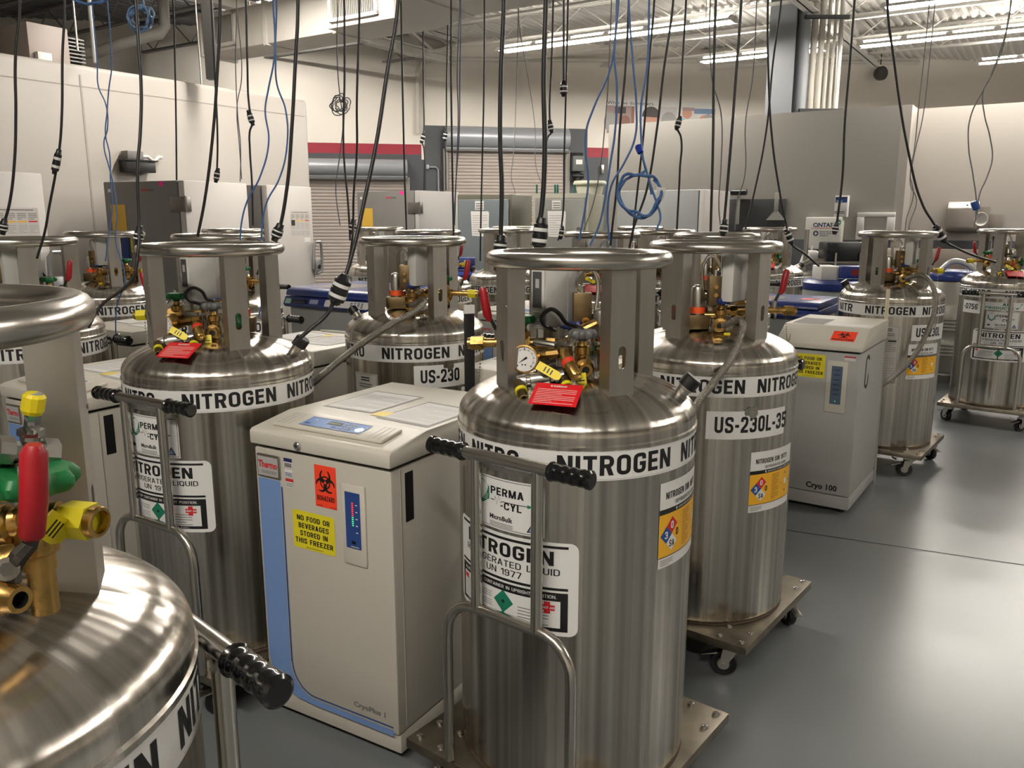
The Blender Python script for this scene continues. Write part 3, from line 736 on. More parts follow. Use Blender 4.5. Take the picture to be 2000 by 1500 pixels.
def dial(b):
    c = W(-.148, -.12, 1.327); d = W(-.30, -1, .06).normalized(); ex = Vector((0, 0, 1)).cross(d).normalized(); ey = d.cross(ex)
    P = Print(onflat(c + d * .0016, ex, ey), b)
    P.disc(0, 0, .0328, WHITE, 0, 32); P.ring(0, 0, .0258, .0250, GREYP, 1, -45, 225)
    for k in range(11):
        a = radians(225 - 27 * k); r0, r1 = .0235, .0292; n = .0006 if k % 5 else .0012
        P.poly([(r0 * cos(a) - n * sin(a), r0 * sin(a) + n * cos(a)), (r0 * cos(a) + n * sin(a), r0 * sin(a) - n * cos(a)), (r1 * cos(a) + n * sin(a), r1 * sin(a) - n * cos(a)), (r1 * cos(a) - n * sin(a), r1 * sin(a) + n * cos(a))], BLACK, 1)
    a = radians(215); P.poly([(-.0018 * sin(a), .0018 * cos(a)), (.0018 * sin(a), -.0018 * cos(a)), (.02 * cos(a), .02 * sin(a))], BLACK, 2)
    a = radians(35); P.poly([(-.0022 * sin(a), .0022 * cos(a)), (.0022 * sin(a), -.0022 * cos(a)), (.009 * cos(a) + .003 * sin(a), .009 * sin(a) - .003 * cos(a)), (.009 * cos(a) - .003 * sin(a), .009 * sin(a) + .003 * cos(a))], BLACK, 2)
    P.disc(-.005, -.015, .0022, BLACK, 1, 8); P.disc(.003, -.015, .0022, BLACK, 1, 8)
def relief(b):
    a = W(-.085, -.08, 1.332); b.cyl(a, W(-.05, -.095, 1.338), .014, 8, BRASS); k = W(-.045, -.10, 1.337); b.cyl(k + Vector((0, 0, .016)), k - Vector((0, 0, .016)), .016, 8, BRASS)
    e = W(-.012, -.175, 1.283); d = (e - k).normalized()
    b.along(k, e, [(.014, 0), (.014, .02), (.018, .022), (.018, .045), (.016, .047), (.016, .085), (.013, .09), (.010, .088), (0, .085)], 14, BRASS)
    b.along(k + d * .03, e, [(.0185, 0), (.0185, .016)], 14, mat('red_orange_band', (214, 60, 36), .5))
def ballvalve(b):
    p, q = W(-.168, -.135, 1.268), W(-.045, -.13, 1.284); d = (q - p)
    b.along(p, q, [(0, 0), (.017, 0), (.019, .004), (.019, .024), (.014, .026), (.014, .034), (.021, .036), (.021, .085), (.015, .088), (.015, .098), (.019, .1), (.019, d.length), (0, d.length)], 14, ZINC)
    m = W(-.108, -.133, 1.282); b.cyl(m, m + Vector((0, 0, .032)), .011, 8, ZINC)
def outlet(b, p, q):
    b.along(p, q, [(.014, 0), (.016, .005), (.016, .03), (.013, .032), (.013, .065), (.0085, .065), (.0085, .045), (0, .045)], 14, BRONZE)
    d = (Vector(q) - Vector(p)).normalized(); b.along(Vector(p) + d * .03, q, [(.0165, 0), (.0165, .011), (.013, .011)], 14, YEL)
OUTS = ((W(-.165, -.14, 1.268), W(-.148, -.205, 1.232)), (W(-.045, -.135, 1.28), W(-.034, -.195, 1.247)))
def ytag(b, c, d, w, n, L=.06):
    """a small dangling plate tag: c top centre, d down direction, n outward normal"""
    d = Vector(d).normalized(); n = Vector(n).normalized(); x = d.cross(n).normalized(); n = x.cross(d); c = Vector(c)
    M = Matrix((x, d, n)).transposed().to_4x4(); M.translation = c
    pts = [(-w / 2, 0), (w / 2, 0), (w / 2, L - w * .4), (w * .25, L), (-w * .25, L), (-w / 2, L - w * .4)]
    b._add([(u, v, 0) for u, v in pts] + [(u, v, .002) for u, v in pts], [tuple(range(6)), tuple(range(11, 5, -1))] + [(i, (i + 1) % 6, (i + 1) % 6 + 6, i + 6) for i in range(6)], YTAG, M)
    b.M = M
    for k in range(3): b.box(-w * .3, w * .3, L * (.3 + .14 * k), L * (.3 + .14 * k) + L * .05, .002, .0024, BLACK)
    b.M = None
TAGS = ((W(-.115, -.16, 1.318), W(.85, -.25, -.45), W(-.1, -1, .55), .068), (W(.0, -.135, 1.292), W(.1, -.3, -1), W(.1, -1, .1), .062), (W(-.02, .16, 1.27), W(-.15, .5, -1), W(-.1, 1, .3), .055))
def regulator(b):
    c = W(.075, .075, 1.30)
    M = Matrix.Translation(c) @ Matrix.Rotation(radians(38), 4, 'Z')
    b.box(-.045, .045, -.03, .03, -.025, .03, BRONZE, M, .004)
    b.lathe([(.028, .03), (.030, .036), (.030, .058), (.026, .06), (.026, .12), (.022, .134), (.012, .141), (0, .143)], 24, ZINC, M)
    b.lathe([(.0305, .036), (.0305, .06)], 24, mat('orange_band', (255, 96, 40), .5), M)
    b.cyl(c, W(.0, .02, 1.31), .012, 10, BRONZE)
def redlever(b):
    p = [W(-.222, .062, 1.372), W(-.235, .06, 1.40), W(-.245, .06, 1.415)]
    b.tube([W(-.222, .06, 1.345), W(-.222, .06, 1.38)], .009, 10, ZINC); b.tube(p, .006, 8, BLACK)
    q = [W(-.243, .06, 1.405), W(-.25, .06, 1.42), W(-.262, .058, 1.49), W(-.264, .058, 1.50)]
    b.tube(q, [.007, .0125, .0125, .007], 12, REDL)
def endcap(b, c=None):
    p, q = W(-.255, .06, 1.343), W(-.305, .066, 1.341)
    b.along(p, q, [(0, 0), (.015, 0), (.015, .006)], 12, BRASS)
    b.along(p, q, [(0, .006), (.021, .006), (.021, .042), (.0, .042)], 6, c or YEL); b.along(p, q, [(.016, .042), (.016, .052), (.011, .052), (.011, .044), (0, .044)], 14, BRASS)
def chain(b):
    for k in range(22):
        t = k / 21; c = W(-.27 - .012 * t, .06 + .03 * t, 1.325 - .1 * sin(pi * t * .75)); b.lathe([(0, -.0035), (.0035, 0), (0, .0035)], 6, ZINC, Matrix.Translation(c))
def solenoid(b):
    M = Matrix.Translation(W(.022, .125, 1.425)) @ Matrix.Rotation(radians(38), 4, 'Z')
    b.box(-.027, .027, -.02, .02, -.055, .055, BRONZE, M, .003); b.cyl(W(.022, .125, 1.48), W(.022, .125, 1.50), .008, 8, ZINC)
    for z in (1.41, 1.44): b.cyl(W(.022, .125, z), W(.025, .155, z), .008, 8, BRASS)
    b.cyl(W(.03, .10, 1.40), W(.03, .085, 1.40), .012, 10, BRASS); b.cyl(W(.022, .125, 1.37), W(.01, .10, 1.34), .008, 8, ZINC)
def pline(b):
    b.tube(sm([W(.05, .07, 1.335), W(.055, .085, 1.40), W(.065, .095, 1.50), W(.05, .10, 1.545), W(.03, .105, 1.55), W(.012, .11, 1.53), W(.005, .115, 1.505), W(.018, .12, 1.49)]), .0065, 8, ZINC)
def loopw(b): b.tube(sm([W(-.06, .02, 1.385), W(-.09, .0, 1.40), W(-.10, -.01, 1.425), W(-.075, .0, 1.445), W(-.05, .02, 1.43), W(-.03, .0, 1.405), W(.0, -.045, 1.40), W(.03, -.05, 1.375)]), .006, 8, RUBBER)
def cbox(b):
    c = W(-.062, .10, 0); M = Matrix.Translation(c)
    b.box(-.022, .024, -.08, .08, 1.385, 1.568, None, M, .005)
    b.box(.026, .029, -.078, .078, 1.388, 1.565, None, M, .002)
    b.box(.0295, .0300, .028, .030, 1.39, 1.563, None, M)
def cpanel(b):
    c = W(-.062, .10, 0); P = Print(onflat((c.x, c.y - .0802, 0), (1, 0, 0), (0, 0, 1)), b)
    P.rect(-.015, 1.445, .016, 1.545, mat('panel_grey', (74, 74, 72), .5), 0); P.rect(-.005, 1.50, .008, 1.525, LGREY, 1); P.rect(-.014, 1.395, .014, 1.438, PAPER, 0); P.lines(-.012, 1.40, .012, 1.434, 6, GREYP, 1)
def capstud(b):
    a = radians(118); r = .287; c = Vector((r * sin(a), -r * cos(a), domez(r))); d = Vector((sin(a) * .75, -cos(a) * .75, 1)).normalized()
    b.along(c - d * .01, c + d, [(.019, 0), (.019, .022), (.022, .024), (.022, .03), (0, .03)], 16, ZINC); b.along(c + d * .02, c + d, [(0, 0), (.026, 0), (.026, .03), (.023, .034), (0, .034)], 20, RUBBER)
def placard(b):
    a = radians(21); r = .243; c = Vector((r * sin(a), -r * cos(a), domez(r) + .012)); out = Vector((sin(a), -cos(a), 0)); tn = Vector((cos(a), sin(a), 0))
    ex = (tn + out * .06).normalized(); ey = (Vector((0, 0, .42)) - out).normalized()
    P = Print(onflat(c, ex, ey), b)
    P.rect(-.062, -.047, .062, .047, RED, 0, 0, True); P.text('WARNING!', -.022, .031, .022, .008, WHITE, 1)
    P.lines(-.052, -.04, .052, .026, 9, mat('placard_text', (240, 190, 186), .5), 1, .32)
# labels on the barrel -------------------------------------------------
def band(b, start, n, part_word=None):
    P = Print(onround(CR, 0, 0), b); P.step = .015; P.rect(-pi * CR, 1.060, pi * CR, 1.136, WHITE, 0)
    pitch = radians(62.6) * CR; w = radians(54) * CR; cap = .051
    for k in range(n):
        u = radians(start) * CR + pitch * k
        P.text('NITROGEN', u - w / 2, 1.0735, u + w / 2, cap, BLACK, 1)
        P.lines(u - w * .48, 1.0635, u + w * .5, 1.0655, 1, LGREY, 1)
    if part_word:
        u = radians(start) * CR + pitch * n - w / 2
        P.text(part_word, u, 1.0735, u + w * .55, cap, BLACK, 1)
def l_perma(b):
    P = Print(onround(CR, 0, .905), b); w = .118
    P.rect(-w, 0, w, .138, WHITE, 0); P.rect(-w + .004, .004, w - .004, .134, BLACK, .5); P.rect(-w + .0055, .0055, w - .0055, .1325, WHITE, 1)
    hx, hy, r = -.076, .092, .033; P.poly([(hx + r * cos(radians(90 + 60 * k)), hy + r * sin(radians(90 + 60 * k))) for k in range(6)], GREENP, 1.5)
    for k in range(6): P.disc(hx + .016 * cos(k * 1.05), hy + .008 + .012 * sin(k * 1.05), .0035, WHITE, 2.2, 8)
    for k in range(4): P.rect(hx - .024, hy - .020 + .005 * k, hx + .024, hy - .0185 + .005 * k, WHITE, 2.2)
    P.text('PERMA', -.042, .092, .062, .021, BLACK, 1.6); P.text('-CYL', -.008, .058, .056, .019, BLACK, 1.6)
    zz = [(-.042, .076), (-.03, .076), (-.026, .086), (-.02, .066), (-.014, .09), (-.008, .072), (-.004, .076)]
    for (x0, y0), (x1, y1) in zip(zz, zz[1:]): P.poly([(x0, y0), (x1, y1), (x1, y1 + .0022), (x0, y0 + .0022)], BLACK, 1.6)
    P.rect(-.004, .0765, .075, .0785, BLACK, 1.6); P.poly([(.072, .0725), (.092, .0775), (.072, .0825)], GREENP, 1.7)
    P.text('MicroBulk', -.046, .026, .03, .0125, BLACK, 1.6); P.lines(-.046, .008, .03, .021, 3, GREYP, 1.6); P.disc(-.092, .028, .012, mat('print_navy', (28, 40, 86), .5), 1.6, 20, .55)
    P.poly([(.07, .010), (.104, .010), (.087, .039)], BLACK, 1.6); P.poly([(.076, .013), (.098, .013), (.087, .032)], mat('print_lblue', (120, 150, 196), .5), 2)
def l_nitro(b):
    P = Print(onround(CR, 0, .645), b); w = .205; H = .252
    P.rect(-w, 0, w, H, WHITE, 0, .022); P.rect(-w + .018, H - .016, w - .026, H - .009, BLACK, 1)
    P.text('NITROGEN', -.150, H - .062, .142, .038, BLACK, 1); P.text('REFRIGERATED LIQUID', -.158, H - .088, .158, .0175, BLACK, 1, False); P.text('UN 1977', -.06, H - .112, .056, .0175, BLACK, 1, False)
    P.rect(-w + .014, H - .128, w - .026, H - .121, BLACK, 1); P.rect(-w + .014, .012, w - .026, H - .134, BLACK, 1)
    P.text('ALWAYS KEEP CONTAINER IN UPRIGHT POSITION.', -.172, H - .150, .150, .009, WHITE, 1.6, False)
    P.rect(-w + .028, .022, -.005, H - .157, WHITE, 1.6); P.rect(.003, .022, w - .045, H - .157, WHITE, 1.6)
    P.poly([(0, .034), (.032, .066), (0, .098), (-.032, .066)], GREENP, 2.4); P.disc(-.0, .066, .005, DARK, 3, 8)
    P.lines(-.168, .030, -.04, .085, 9, GREYP, 2.2, .3); P.lines(.045, .026, .13, .07, 5, GREYP, 2.2, .28); P.rect(-.172, .077, -.15, .09, REDP, 2.4)
    P.rect(.118, .060, .134, .093, REDP, 2.4); P.rect(.108, .069, .146, .084, REDP, 2.5); P.text('FIRST AID', .109, .0735, .145, .006, WHITE, 3)
    P.text('DO NOT REMOVE THIS PRODUCT LABEL', -.16, .0135, .12, .0062, LGREY, 1.6, False)
def l_nfpa(b):
    P = Print(onround(CR, 0, .80), b); W_ = .25
    P.rect(0, 0, W_, .232, WHITE, 0); P.text('NITROGEN (UN 1977)', .022, .186, .200, .0185, BLACK, 1); P.text('REFRIGERATED LIQUID', .066, .166, .196, .0105, BLACK, 1, False)
    P.rect(0, .146, W_, .160, BLACK, 1); P.poly([(.068, .149), (.073, .149), (.073, .153), (.075, .153), (.0705, .158), (.066, .153), (.068, .153)], WHITE, 1.6); P.text('ALWAYS KEEP CONTAINER IN UPRIGHT POSITION', .08, .150, .24, .006, WHITE, 1.6, False)
    P.rect(0, .030, W_, .146, AMBER, 1); c = (.052, .088); r = .047
    for dx, dy, m in ((0, 1, REDP), (-1, 0, BLUEP), (1, 0, mat('nfpa_yellow', (240, 180, 44), .5)), (0, -1, WHITE)):
        x, y = c[0] + dx * r / 2, c[1] + dy * r / 2; P.poly([(x, y - r / 2), (x + r / 2, y), (x, y + r / 2), (x - r / 2, y)], m, 1.6)
    P.text('0', c[0] - .006, c[1] + .014, c[0] + .006, .020, WHITE, 2.2); P.text('3', c[0] - .030, c[1] - .010, c[0] - .018, .020, WHITE, 2.2); P.text('0', c[0] + .018, c[1] - .010, c[0] + .030, .020, BLACK, 2.2); P.text('SA', c[0] - .011, c[1] - .035, c[0] + .011, .018, BLACK, 2.2)
    P.lines(.105, .040, .15, .140, 16, mat('amber_print', (150, 108, 30), .5), 1.6, .35); P.poly([(.16, .09), (.20, .05), (.24, .09), (.20, .13)], GREENP, 1.6); P.disc(.2, .092, .012, WHITE, 2.2)
    P.rect(0, .028, W_, .030, BLACK, 1.6); P.lines(.008, .006, .06, .024, 4, GREYP, 1, .35)
def l_us(t, tail):
    def f(b):
        P = Print(onround(CR, 0, .905), b)
        P.rect(0, 0, .335, .104, WHITE, 0); P.text(t, .03, .024, 0.03 + .0315 * len(t), .060, BLACK, 1)
        if tail:     # worn patch at the upper middle of the sticker
            r = random.Random(3); P.poly([(.165 + .034 * cos(a) * r.uniform(.55, 1.1), .1 + .022 * sin(a) * r.uniform(.6, 1.2)) for a in [2 * pi * k / 18 for k in range(18)]], STEEL, 1.8)
    return f
def l_doc(b):
    P = Print(onround(CR, 0, .62), b)
    P.rect(0, 0, .145, .38, mat('doc_paper', (200, 196, 188), .6), 0)
    for u0, v0, u1, v1 in ((.004, .004, .141, .006), (.004, .374, .141, .376), (.004, .004, .006, .376), (.139, .004, .141, .376)): P.rect(u0, v0, u1, v1, GREYP, 1)
    P.lines(.045, .345, .10, .368, 2, BLACK, 1, .5); P.lines(.03, .315, .115, .338, 2, GREYP, 1, .5); P.lines(.012, .20, .13, .30, 8, GREYP, 1, .22); P.rect(.08, .275, .13, .285, BLACK, 1.2); P.lines(.012, .03, .13, .18, 9, LGREY, 1, .3)
def l_air(b):
    P = Print(onround(CR, 0, 1.0), b); w = .145
    P.rect(-w, -.032, w, .032, WHITE, 0); P.text('AIR', -.01, .004, .06, .022, GREENP, 1); P.text('PRODUCTS', -.13, -.026, .07, .022, GREENP, 1); P.poly([(.08, -.02), (.125, .024), (.135, .024), (.10, -.02)], GREENP, 1)
def l_code(b):
    P = Print(onround(CR, 0, .93), b); P.rect(0, 0, .20, .10, WHITE, 0); P.text('-D756', .02, .03, .155, .045, BLACK, 1)

# all coordinates of the valve gear live in CACHE meshes so that copies share them
def gas_cylinder(x, y, kind, label, sup=0, start=52, labs=(), name='gas_cylinder', lod=0, rz=None, nband=5, pw='NITRO', skip=(), hs=0.):
    r = radians(-38 if kind == 'A' else 142) if rz is None else rz
    t = thing(name, label, 'gas cylinder', (x, y, 0), r, 'liquid nitrogen cylinders')
    part('tank_shell', t, 'tank', tank, STEEL)
    part('foot_weld', t, 'weld', lambda b: b.torus((0, 0, PT + .002), .322, .007, 96, 8), mat('rust_stain', (74, 58, 42), .7))
    part('top_ring', t, 'ring', lambda b: b.torus((0, 0, RZC), .231, .021, 80, 14), RINGST)
    for k in range(4):
        o = part('ring_support', t, 'sup', support, CHAN); o.rotation_euler = (0, 0, radians(-107 + 90 * k + sup))
    pl = part('base_plate', t, 'plate', plate, PLATE)
    if lod == 0:
        for sx in (-1, 1):
            for sy in (-1, 1):
                for dx, dy in ((0, 0), (.085, 0), (0, .085), (.085, .085)):
                    o = part('bolt', pl, 'bolt', bolt, CHROME); o.location = (sx * (.325 - dx), sy * (.325 - dy), PT)
    for k, (sx, sy) in enumerate(((-1, -1), (1, -1), (1, 1), (-1, 1))):
        f = part('caster', t, 'fork', fork, ZINC); f.location = (sx * .27, sy * .27, 0); f.rotation_euler = (0, 0, (.9, 2.5, .6, -1.2)[k])
        part('wheel', f, 'wheel', wheel, RUBBER); part('hub', f, 'hub', hub, ZINC); part('brake_lever', f, 'brake', brake, ZINC)
    h = part('push_handle', t, 'handle', handle, RINGST); h.location.x = hs
    for s in (-1, 1): part('grip', h, ('grip', s), lambda b: grip(b, s), GRIPM, 'black finger-moulded grip')
    part('name_band', t, ('band', start, nband, pw), lambda b: band(b, start, nband, pw), None, 'white band printed NITROGEN over and over', 0)
    part('neck', t, 'neck', neck, STEEL)
    if 'pipes' not in skip: part('pipework', t, 'manifold', manifold)
    for nm, c, port, wm, ax, R in (('grey', W(.008, -.07, 1.37), W(.1, -1, -.05), GREYW, (0, 0, 1), .036), ('blue', W(-.005, .12, 1.37), W(.3, 1, -.05), BLUEW, (0, 0, 1), .037), ('green', W(-.15, .05, 1.395), W(-.3, -1, 0), GREENW, (0, 0, 1), .034)):
        v = part('valve', t, ('vb', nm), lambda b: valvebody(b, c, port), None, nm + ' valve'); part('handwheel', v, ('hw', nm), lambda b: wheelshape(b, c + Vector((0, 0, .018)), ax, R), wm, nm + ' handwheel')
    v = part('valve', t, 'vbside', lambda b: b.cyl(W(.02, .02, 1.335), W(.085, -.035, 1.338), .012, 10, BRASS), None, 'side valve'); part('handwheel', v, 'hwside', lambda b: wheelshape(b, W(.09, -.04, 1.338), W(.8, -.65, .1), .032), GREENW, 'upright green handwheel')
    g = part('pressure_gauge', t, 'gauge', gauge); part('dial', g, 'dial', dial, None, 'white dial with black needle', 0)
    part('relief_valve', t, 'relief', relief); part('ball_valve', t, 'ballv', ballvalve)
    if 'placard' not in skip: [part('outlet', t, ('outlet', k), lambda b: outlet(b, *OUTS[k])) for k in (0, 1)]
    [part('valve_tag', t, ('tag', k), lambda b: ytag(b, TAGS[k][0], TAGS[k][1], .024, TAGS[k][2], TAGS[k][3]), None, 'yellow tag') for k in (0, 1, 2)]; part('regulator', t, 'regulator', regulator); part('solenoid_block', t, 'solenoid', solenoid)
    part('pressure_line', t, 'pline', pline); part('cable_loop', t, 'loopw', loopw)
    if 'lever' not in skip: part('lever', t, 'redlever', redlever, None, 'red lever'); part('outlet_cap', t, ('endcap', 'cap' in skip), lambda b: endcap(b, BRASS if 'cap' in skip else None), None, 'brass hex cap' if 'cap' in skip else 'yellow hex cap')
    if lod == 0 and 'chain' not in skip: part('chain', t, 'chain', chain)
    c = part('control_box', t, 'cbox', cbox, BOXM); part('display_panel', c, 'cpanel', cpanel, None, None, 0)
    part('fill_cap', t, 'capstud', capstud)
    if 'placard' not in skip: part('warning_placard', t, 'placard', placard, None, 'red warning placard', 0)
    for nm, key, fn, a, *dz in labs:
        o = part(nm, t, key, fn, None, None, 0); o.rotation_euler = (0, 0, radians(a)); o.location.z = dz[0] if dz else 0
    return t
PERMA = ('maker_label', 'perma', l_perma, 0); NITRO = ('hazard_label', 'nitro', l_nitro, 0)
def NFPA(a, dz=0): return ('fire_label', 'nfpa', l_nfpa, a, dz)
def US(s, a, worn=True): return ('number_label', ('us', s), l_us(s, worn), a)
def DOC(a): return ('data_sheet', 'doc', l_doc, a)

cA = gas_cylinder(.181, 2.244, 'A', 'steel nitrogen cylinder front and centre, nearest one with the whole push handle in view', -10, 52.5, (PERMA, NITRO, NFPA(74)), skip=('cap',), hs=.024)
cB = gas_cylinder(.781, 3.194, 'B', 'steel nitrogen cylinder right behind the front centre one, with a peeling US-230L-35 sticker', 4, 233 - 33, (US('US-230L-35', 204), NFPA(234, -.18), DOC(150)), pw='NITR', skip=('cap',))
cC = gas_cylinder(-1.07, 2.955, 'A', 'steel nitrogen cylinder with push handle left of the blue-striped freezer', -3, 57, (PERMA[:3] + (6,), NITRO[:3] + (8,)), rz=radians(-32.3), hs=.045)
cD = gas_cylinder(-.467, 3.92, 'B', 'steel nitrogen cylinder behind the blue-striped freezer, braided hose crossing its dome to the left', 3, 225, (US('US-230L', 223) + (.035,), DOC(168)))
cN = gas_cylinder(-.722, .865, 'B', 'nearest steel nitrogen cylinder, cropped by the lower left corner of the photo', -8, 278, (), skip=('lever', 'chain', 'pipes', 'placard'), rz=radians(136))
cR = gas_cylinder(2.60, 5.62, 'B', 'steel nitrogen cylinder on casters at the right, hose curving down in front of it', 3, 193, (US('US-230L', 218), NFPA(216, -.15), DOC(180)), pw='NITR')
gas_cylinder(-2.30, 3.87, 'B', 'steel nitrogen cylinder at the left edge behind the nearest one', 3, 185)
gas_cylinder(-2.74, 5.60, 'B', 'steel nitrogen cylinder before the grey freezer side at left, grip poking out right', 3, 193, lod=1)
gas_cylinder(-1.66, 4.70, 'B', 'steel nitrogen cylinder right behind the one with the handle at left', 3, 205, lod=1)
gas_cylinder(-2.36, 7.05, 'B', 'far steel nitrogen cylinder in front of the white upright freezers, only its ring showing', 3, 205, lod=1)
gas_cylinder(-1.33, 8.31, 'B', 'far steel nitrogen cylinder in front of the grey upright freezer with the yellow sheet', 3, 215, lod=1)
gas_cylinder(-.64, 6.35, 'B', 'steel nitrogen cylinder half hidden behind the one with the crossing hose', 3, 200, lod=1)
gas_cylinder(-.04, 7.20, 'B', 'far steel nitrogen cylinder showing left of the front one behind its ring support', 3, 178, (US('US-230L', 226, False), DOC(190)), lod=1)
gas_cylinder(.03, 9.0, 'B', 'farthest steel nitrogen cylinder by the blue-grey upright freezer', 3, 215, lod=1)
gas_cylinder(.585, 5.41, 'A', 'steel nitrogen cylinder with red placard seen through the front ring', 3, 40, lod=1)
gas_cylinder(1.40, 9.1, 'B', 'far steel nitrogen cylinder by the pale upright freezer, mostly hidden', 3, 215, lod=1)
gas_cylinder(1.17, 6.45, 'B', 'steel nitrogen cylinder showing its ring left of the one with the peeling sticker', 3, 215, lod=1)
gas_cylinder(1.21, 4.92, 'B', 'steel nitrogen cylinder directly behind the one with the peeling sticker', 3, 215, lod=1)
gas_cylinder(2.46, 7.95, 'A', 'far steel nitrogen cylinder below the black pegboard', 3, 62, lod=1)
cZ = gas_cylinder(4.08, 6.80, 'A', 'steel nitrogen cylinder cut off by the right edge, sticker reads D756', 3, 35, (('supplier_label', 'air', l_air, 8), ('maker_label', 'perma', l_perma, 8, -.085), ('hazard_label', 'nitro', l_nitro, 8, -.09), ('number_label', 'code', l_code, -52)))
# ------------------------------------------------------------------ bench-high cream freezers
RF = radians(-30.5)
FW, FD = .565, .72
def f_body(b):
    b.box(0, FW, .0, FD, .105, .965, None, None, .008); b.box(.002, FW - .002, .012, FD, .035, .10, None, None, .004)
    b.box(FW - .001, FW + .0015, .04, .044, .12, .96)
def f_seal(b): b.box(.012, FW - .012, .012, FD - .01, .965, .976)
def f_lid(b):
    b.prism([(-.012, .976), (-.012, 1.02), (.0, 1.028), (.17, 1.052), (FD, 1.052), (FD, .976)], -.006, FW + .006, None, None, .006)
def f_tray(b):
    M = Matrix.Translation((FW / 2, .082, 1.0405)) @ Matrix.Rotation(.14, 4, 'X')
    b.box(-.225, .225, -.052, .052, 0, .011, None, M, .004)
    for s in (-1, 1):
        for k in range(3): b.box(s * (.165 + .02 * k) - .0008, s * (.165 + .02 * k) + .0008, -.045, .045, .011, .0115, LGREY, M)
def f_ctrl(b):
    M = Matrix.Translation((FW / 2, .082, 1.0405)) @ Matrix.Rotation(.14, 4, 'X')
    P = Print(lambda u, v, h: M @ Vector((u, v, .0115 + h)), b); P.step = .1
    P.rect(-.125, -.034, .125, .034, BLUES, 0); P.rect(-.125, .032, .125, .0345, NAVYS, 1); P.rect(-.125, -.0345, .125, -.032, NAVYS, 1); P.rect(-.035, -.004, .022, .02, LCD, 1)
    for k in range(4): P.rect(-.026 + .011 * k, .004, -.019 + .011 * k, .012, mat('dim_led', (110, 150, 90), .5), 1.6)
    for i in range(3):
        for j in range(2): P.rect(.028 + .026 * j, -.022 + .017 * i, .046 + .026 * j, -.012 + .017 * i, NAVYS, 1); P.rect(.030 + .026 * j, -.020 + .017 * i, .044 + .026 * j, -.014 + .017 * i, LGREY, 1.6)
    P.rect(-.115, -.022, -.092, -.010, NAVYS, 1); P.rect(-.003, -.024, .016, -.012, NAVYS, 1); P.disc(.104, -.008, .014, CHROME, 1); P.disc(.104, -.008, .006, WHITE, 1.6); P.poly([(-.1, .012), (-.085, .012), (-.092, .024)], mat('print_paleblue', (170, 190, 220), .5), 1)
def f_lock(b): b.cyl((.21, -.003, .998), (.21, -.022, .998), .0125, 20, CHROME, None, .002); b.cyl((.21, -.0222, .998), (.21, -.0224, .998), .004, 12, DARK)
def f_front(b):
    P = Print(onflat((0, -.0004, 0), (1, 0, 0), (0, 0, 1)), b); P.step = .1
    pts = [(.006, .865), (.112, .865), (.112, .27)]
    P.rect(.012, .23, .110, .862, BLUES, 0)
    # swoosh: strip turning along the bottom to the right
    def strip(o, w, m, lay):
        pa = []; n = 10
        for k in range(n + 1):
            a = pi / 2 * k / n; R = .11; cx, cy = .11 + R, .23
            pa.append(((cx - (R - o) * cos(a), cy - (R - o) * sin(a)), (cx - (R - o + w) * cos(a), cy - (R - o + w) * sin(a))))
        pa.append(((FW - .02, pa[-1][0][1]), (FW - .02, pa[-1][1][1])))
        for (p, q), (r, s_) in zip(pa, pa[1:]): P.poly([p, r, s_, q], m, lay)
    strip(-.0, .0, BLUES, 0) if 0 else None
    strip(.0, .022, BLUES, 0)
    P.poly([(.012, .23), (.110, .23)] + [(.22 - .11 * cos(a), .23 - .11 * sin(a)) for a in [pi / 2 * k / 10 for k in range(1, 11)]] + [(.22, .098), (.13, .104), (.06, .14), (.02, .19)], BLUES, 0)
    P.rect(.114, .23, .120, .845, NAVYS, .5); strip(.012, .005, NAVYS, .5)
    P.text('CryoPlus 1', .385, .155, .515, .018, GREYP, 1)
def f_badge(b):
    b.box(.014, .116, -.006, -.0002, .868, .945, ZINC, None, .004)
    P = Print(onflat((.016, -.0062, .87), (1, 0, 0), (0, 0, 1)), b); P.rect(.004, .004, .094, .068, LGREY, 0); P.text('Thermo', .007, .032, .091, .023, REDP, 1); P.text('SCIENTIFIC', .02, .012, .088, .010, GREYP, 1, False)
def f_stk(b):
    P = Print(onflat((.132, -.0004, .85), (1, 0, 0), (0, 0, 1)), b); P.rect(0, .065, .036, .095, PAPER, 0); P.rect(0, .083, .036, .095, mat('print_navy', (28, 40, 86), .5), 1); P.lines(.003, .067, .033, .08, 3, BLACK, 1, .6)
    P.rect(.002, .032, .036, .058, PAPER, 0); P.lines(.004, .036, .034, .05, 3, BLUEP, 1); P.rect(.004, -.002, .038, .028, PAPER, 0); P.rect(.004, .018, .038, .028, REDP, 1); P.lines(.006, .002, .036, .016, 3, GREYP, 1)
def biohaz(P, cx, cy, r, m, lay):
    for k in range(3):
        a = radians(90 + 120 * k); px, py = cx + .40 * r * cos(a), cy + .40 * r * sin(a); q = 90 + 120 * k
        n = 24; pts = []; fs = []
        for i in range(n + 1):
            t = -1 + 2 * i / n; aa = radians(q + 180 + 152 * t); wd = .34 - .24 * abs(t) ** 1.6
            pts += [(px + .50 * r * cos(aa), py + .50 * r * sin(aa)), (px + (.50 - wd * .75) * r * cos(aa), py + (.50 - wd * .75) * r * sin(aa))]
        P.poly(pts, m, lay, [(2 * i, 2 * i + 2, 2 * i + 3, 2 * i + 1) for i in range(n)])
    P.ring(cx, cy, .46 * r, .36 * r, m, lay); P.disc(cx, cy, .10 * r, P.bg, lay + .6)
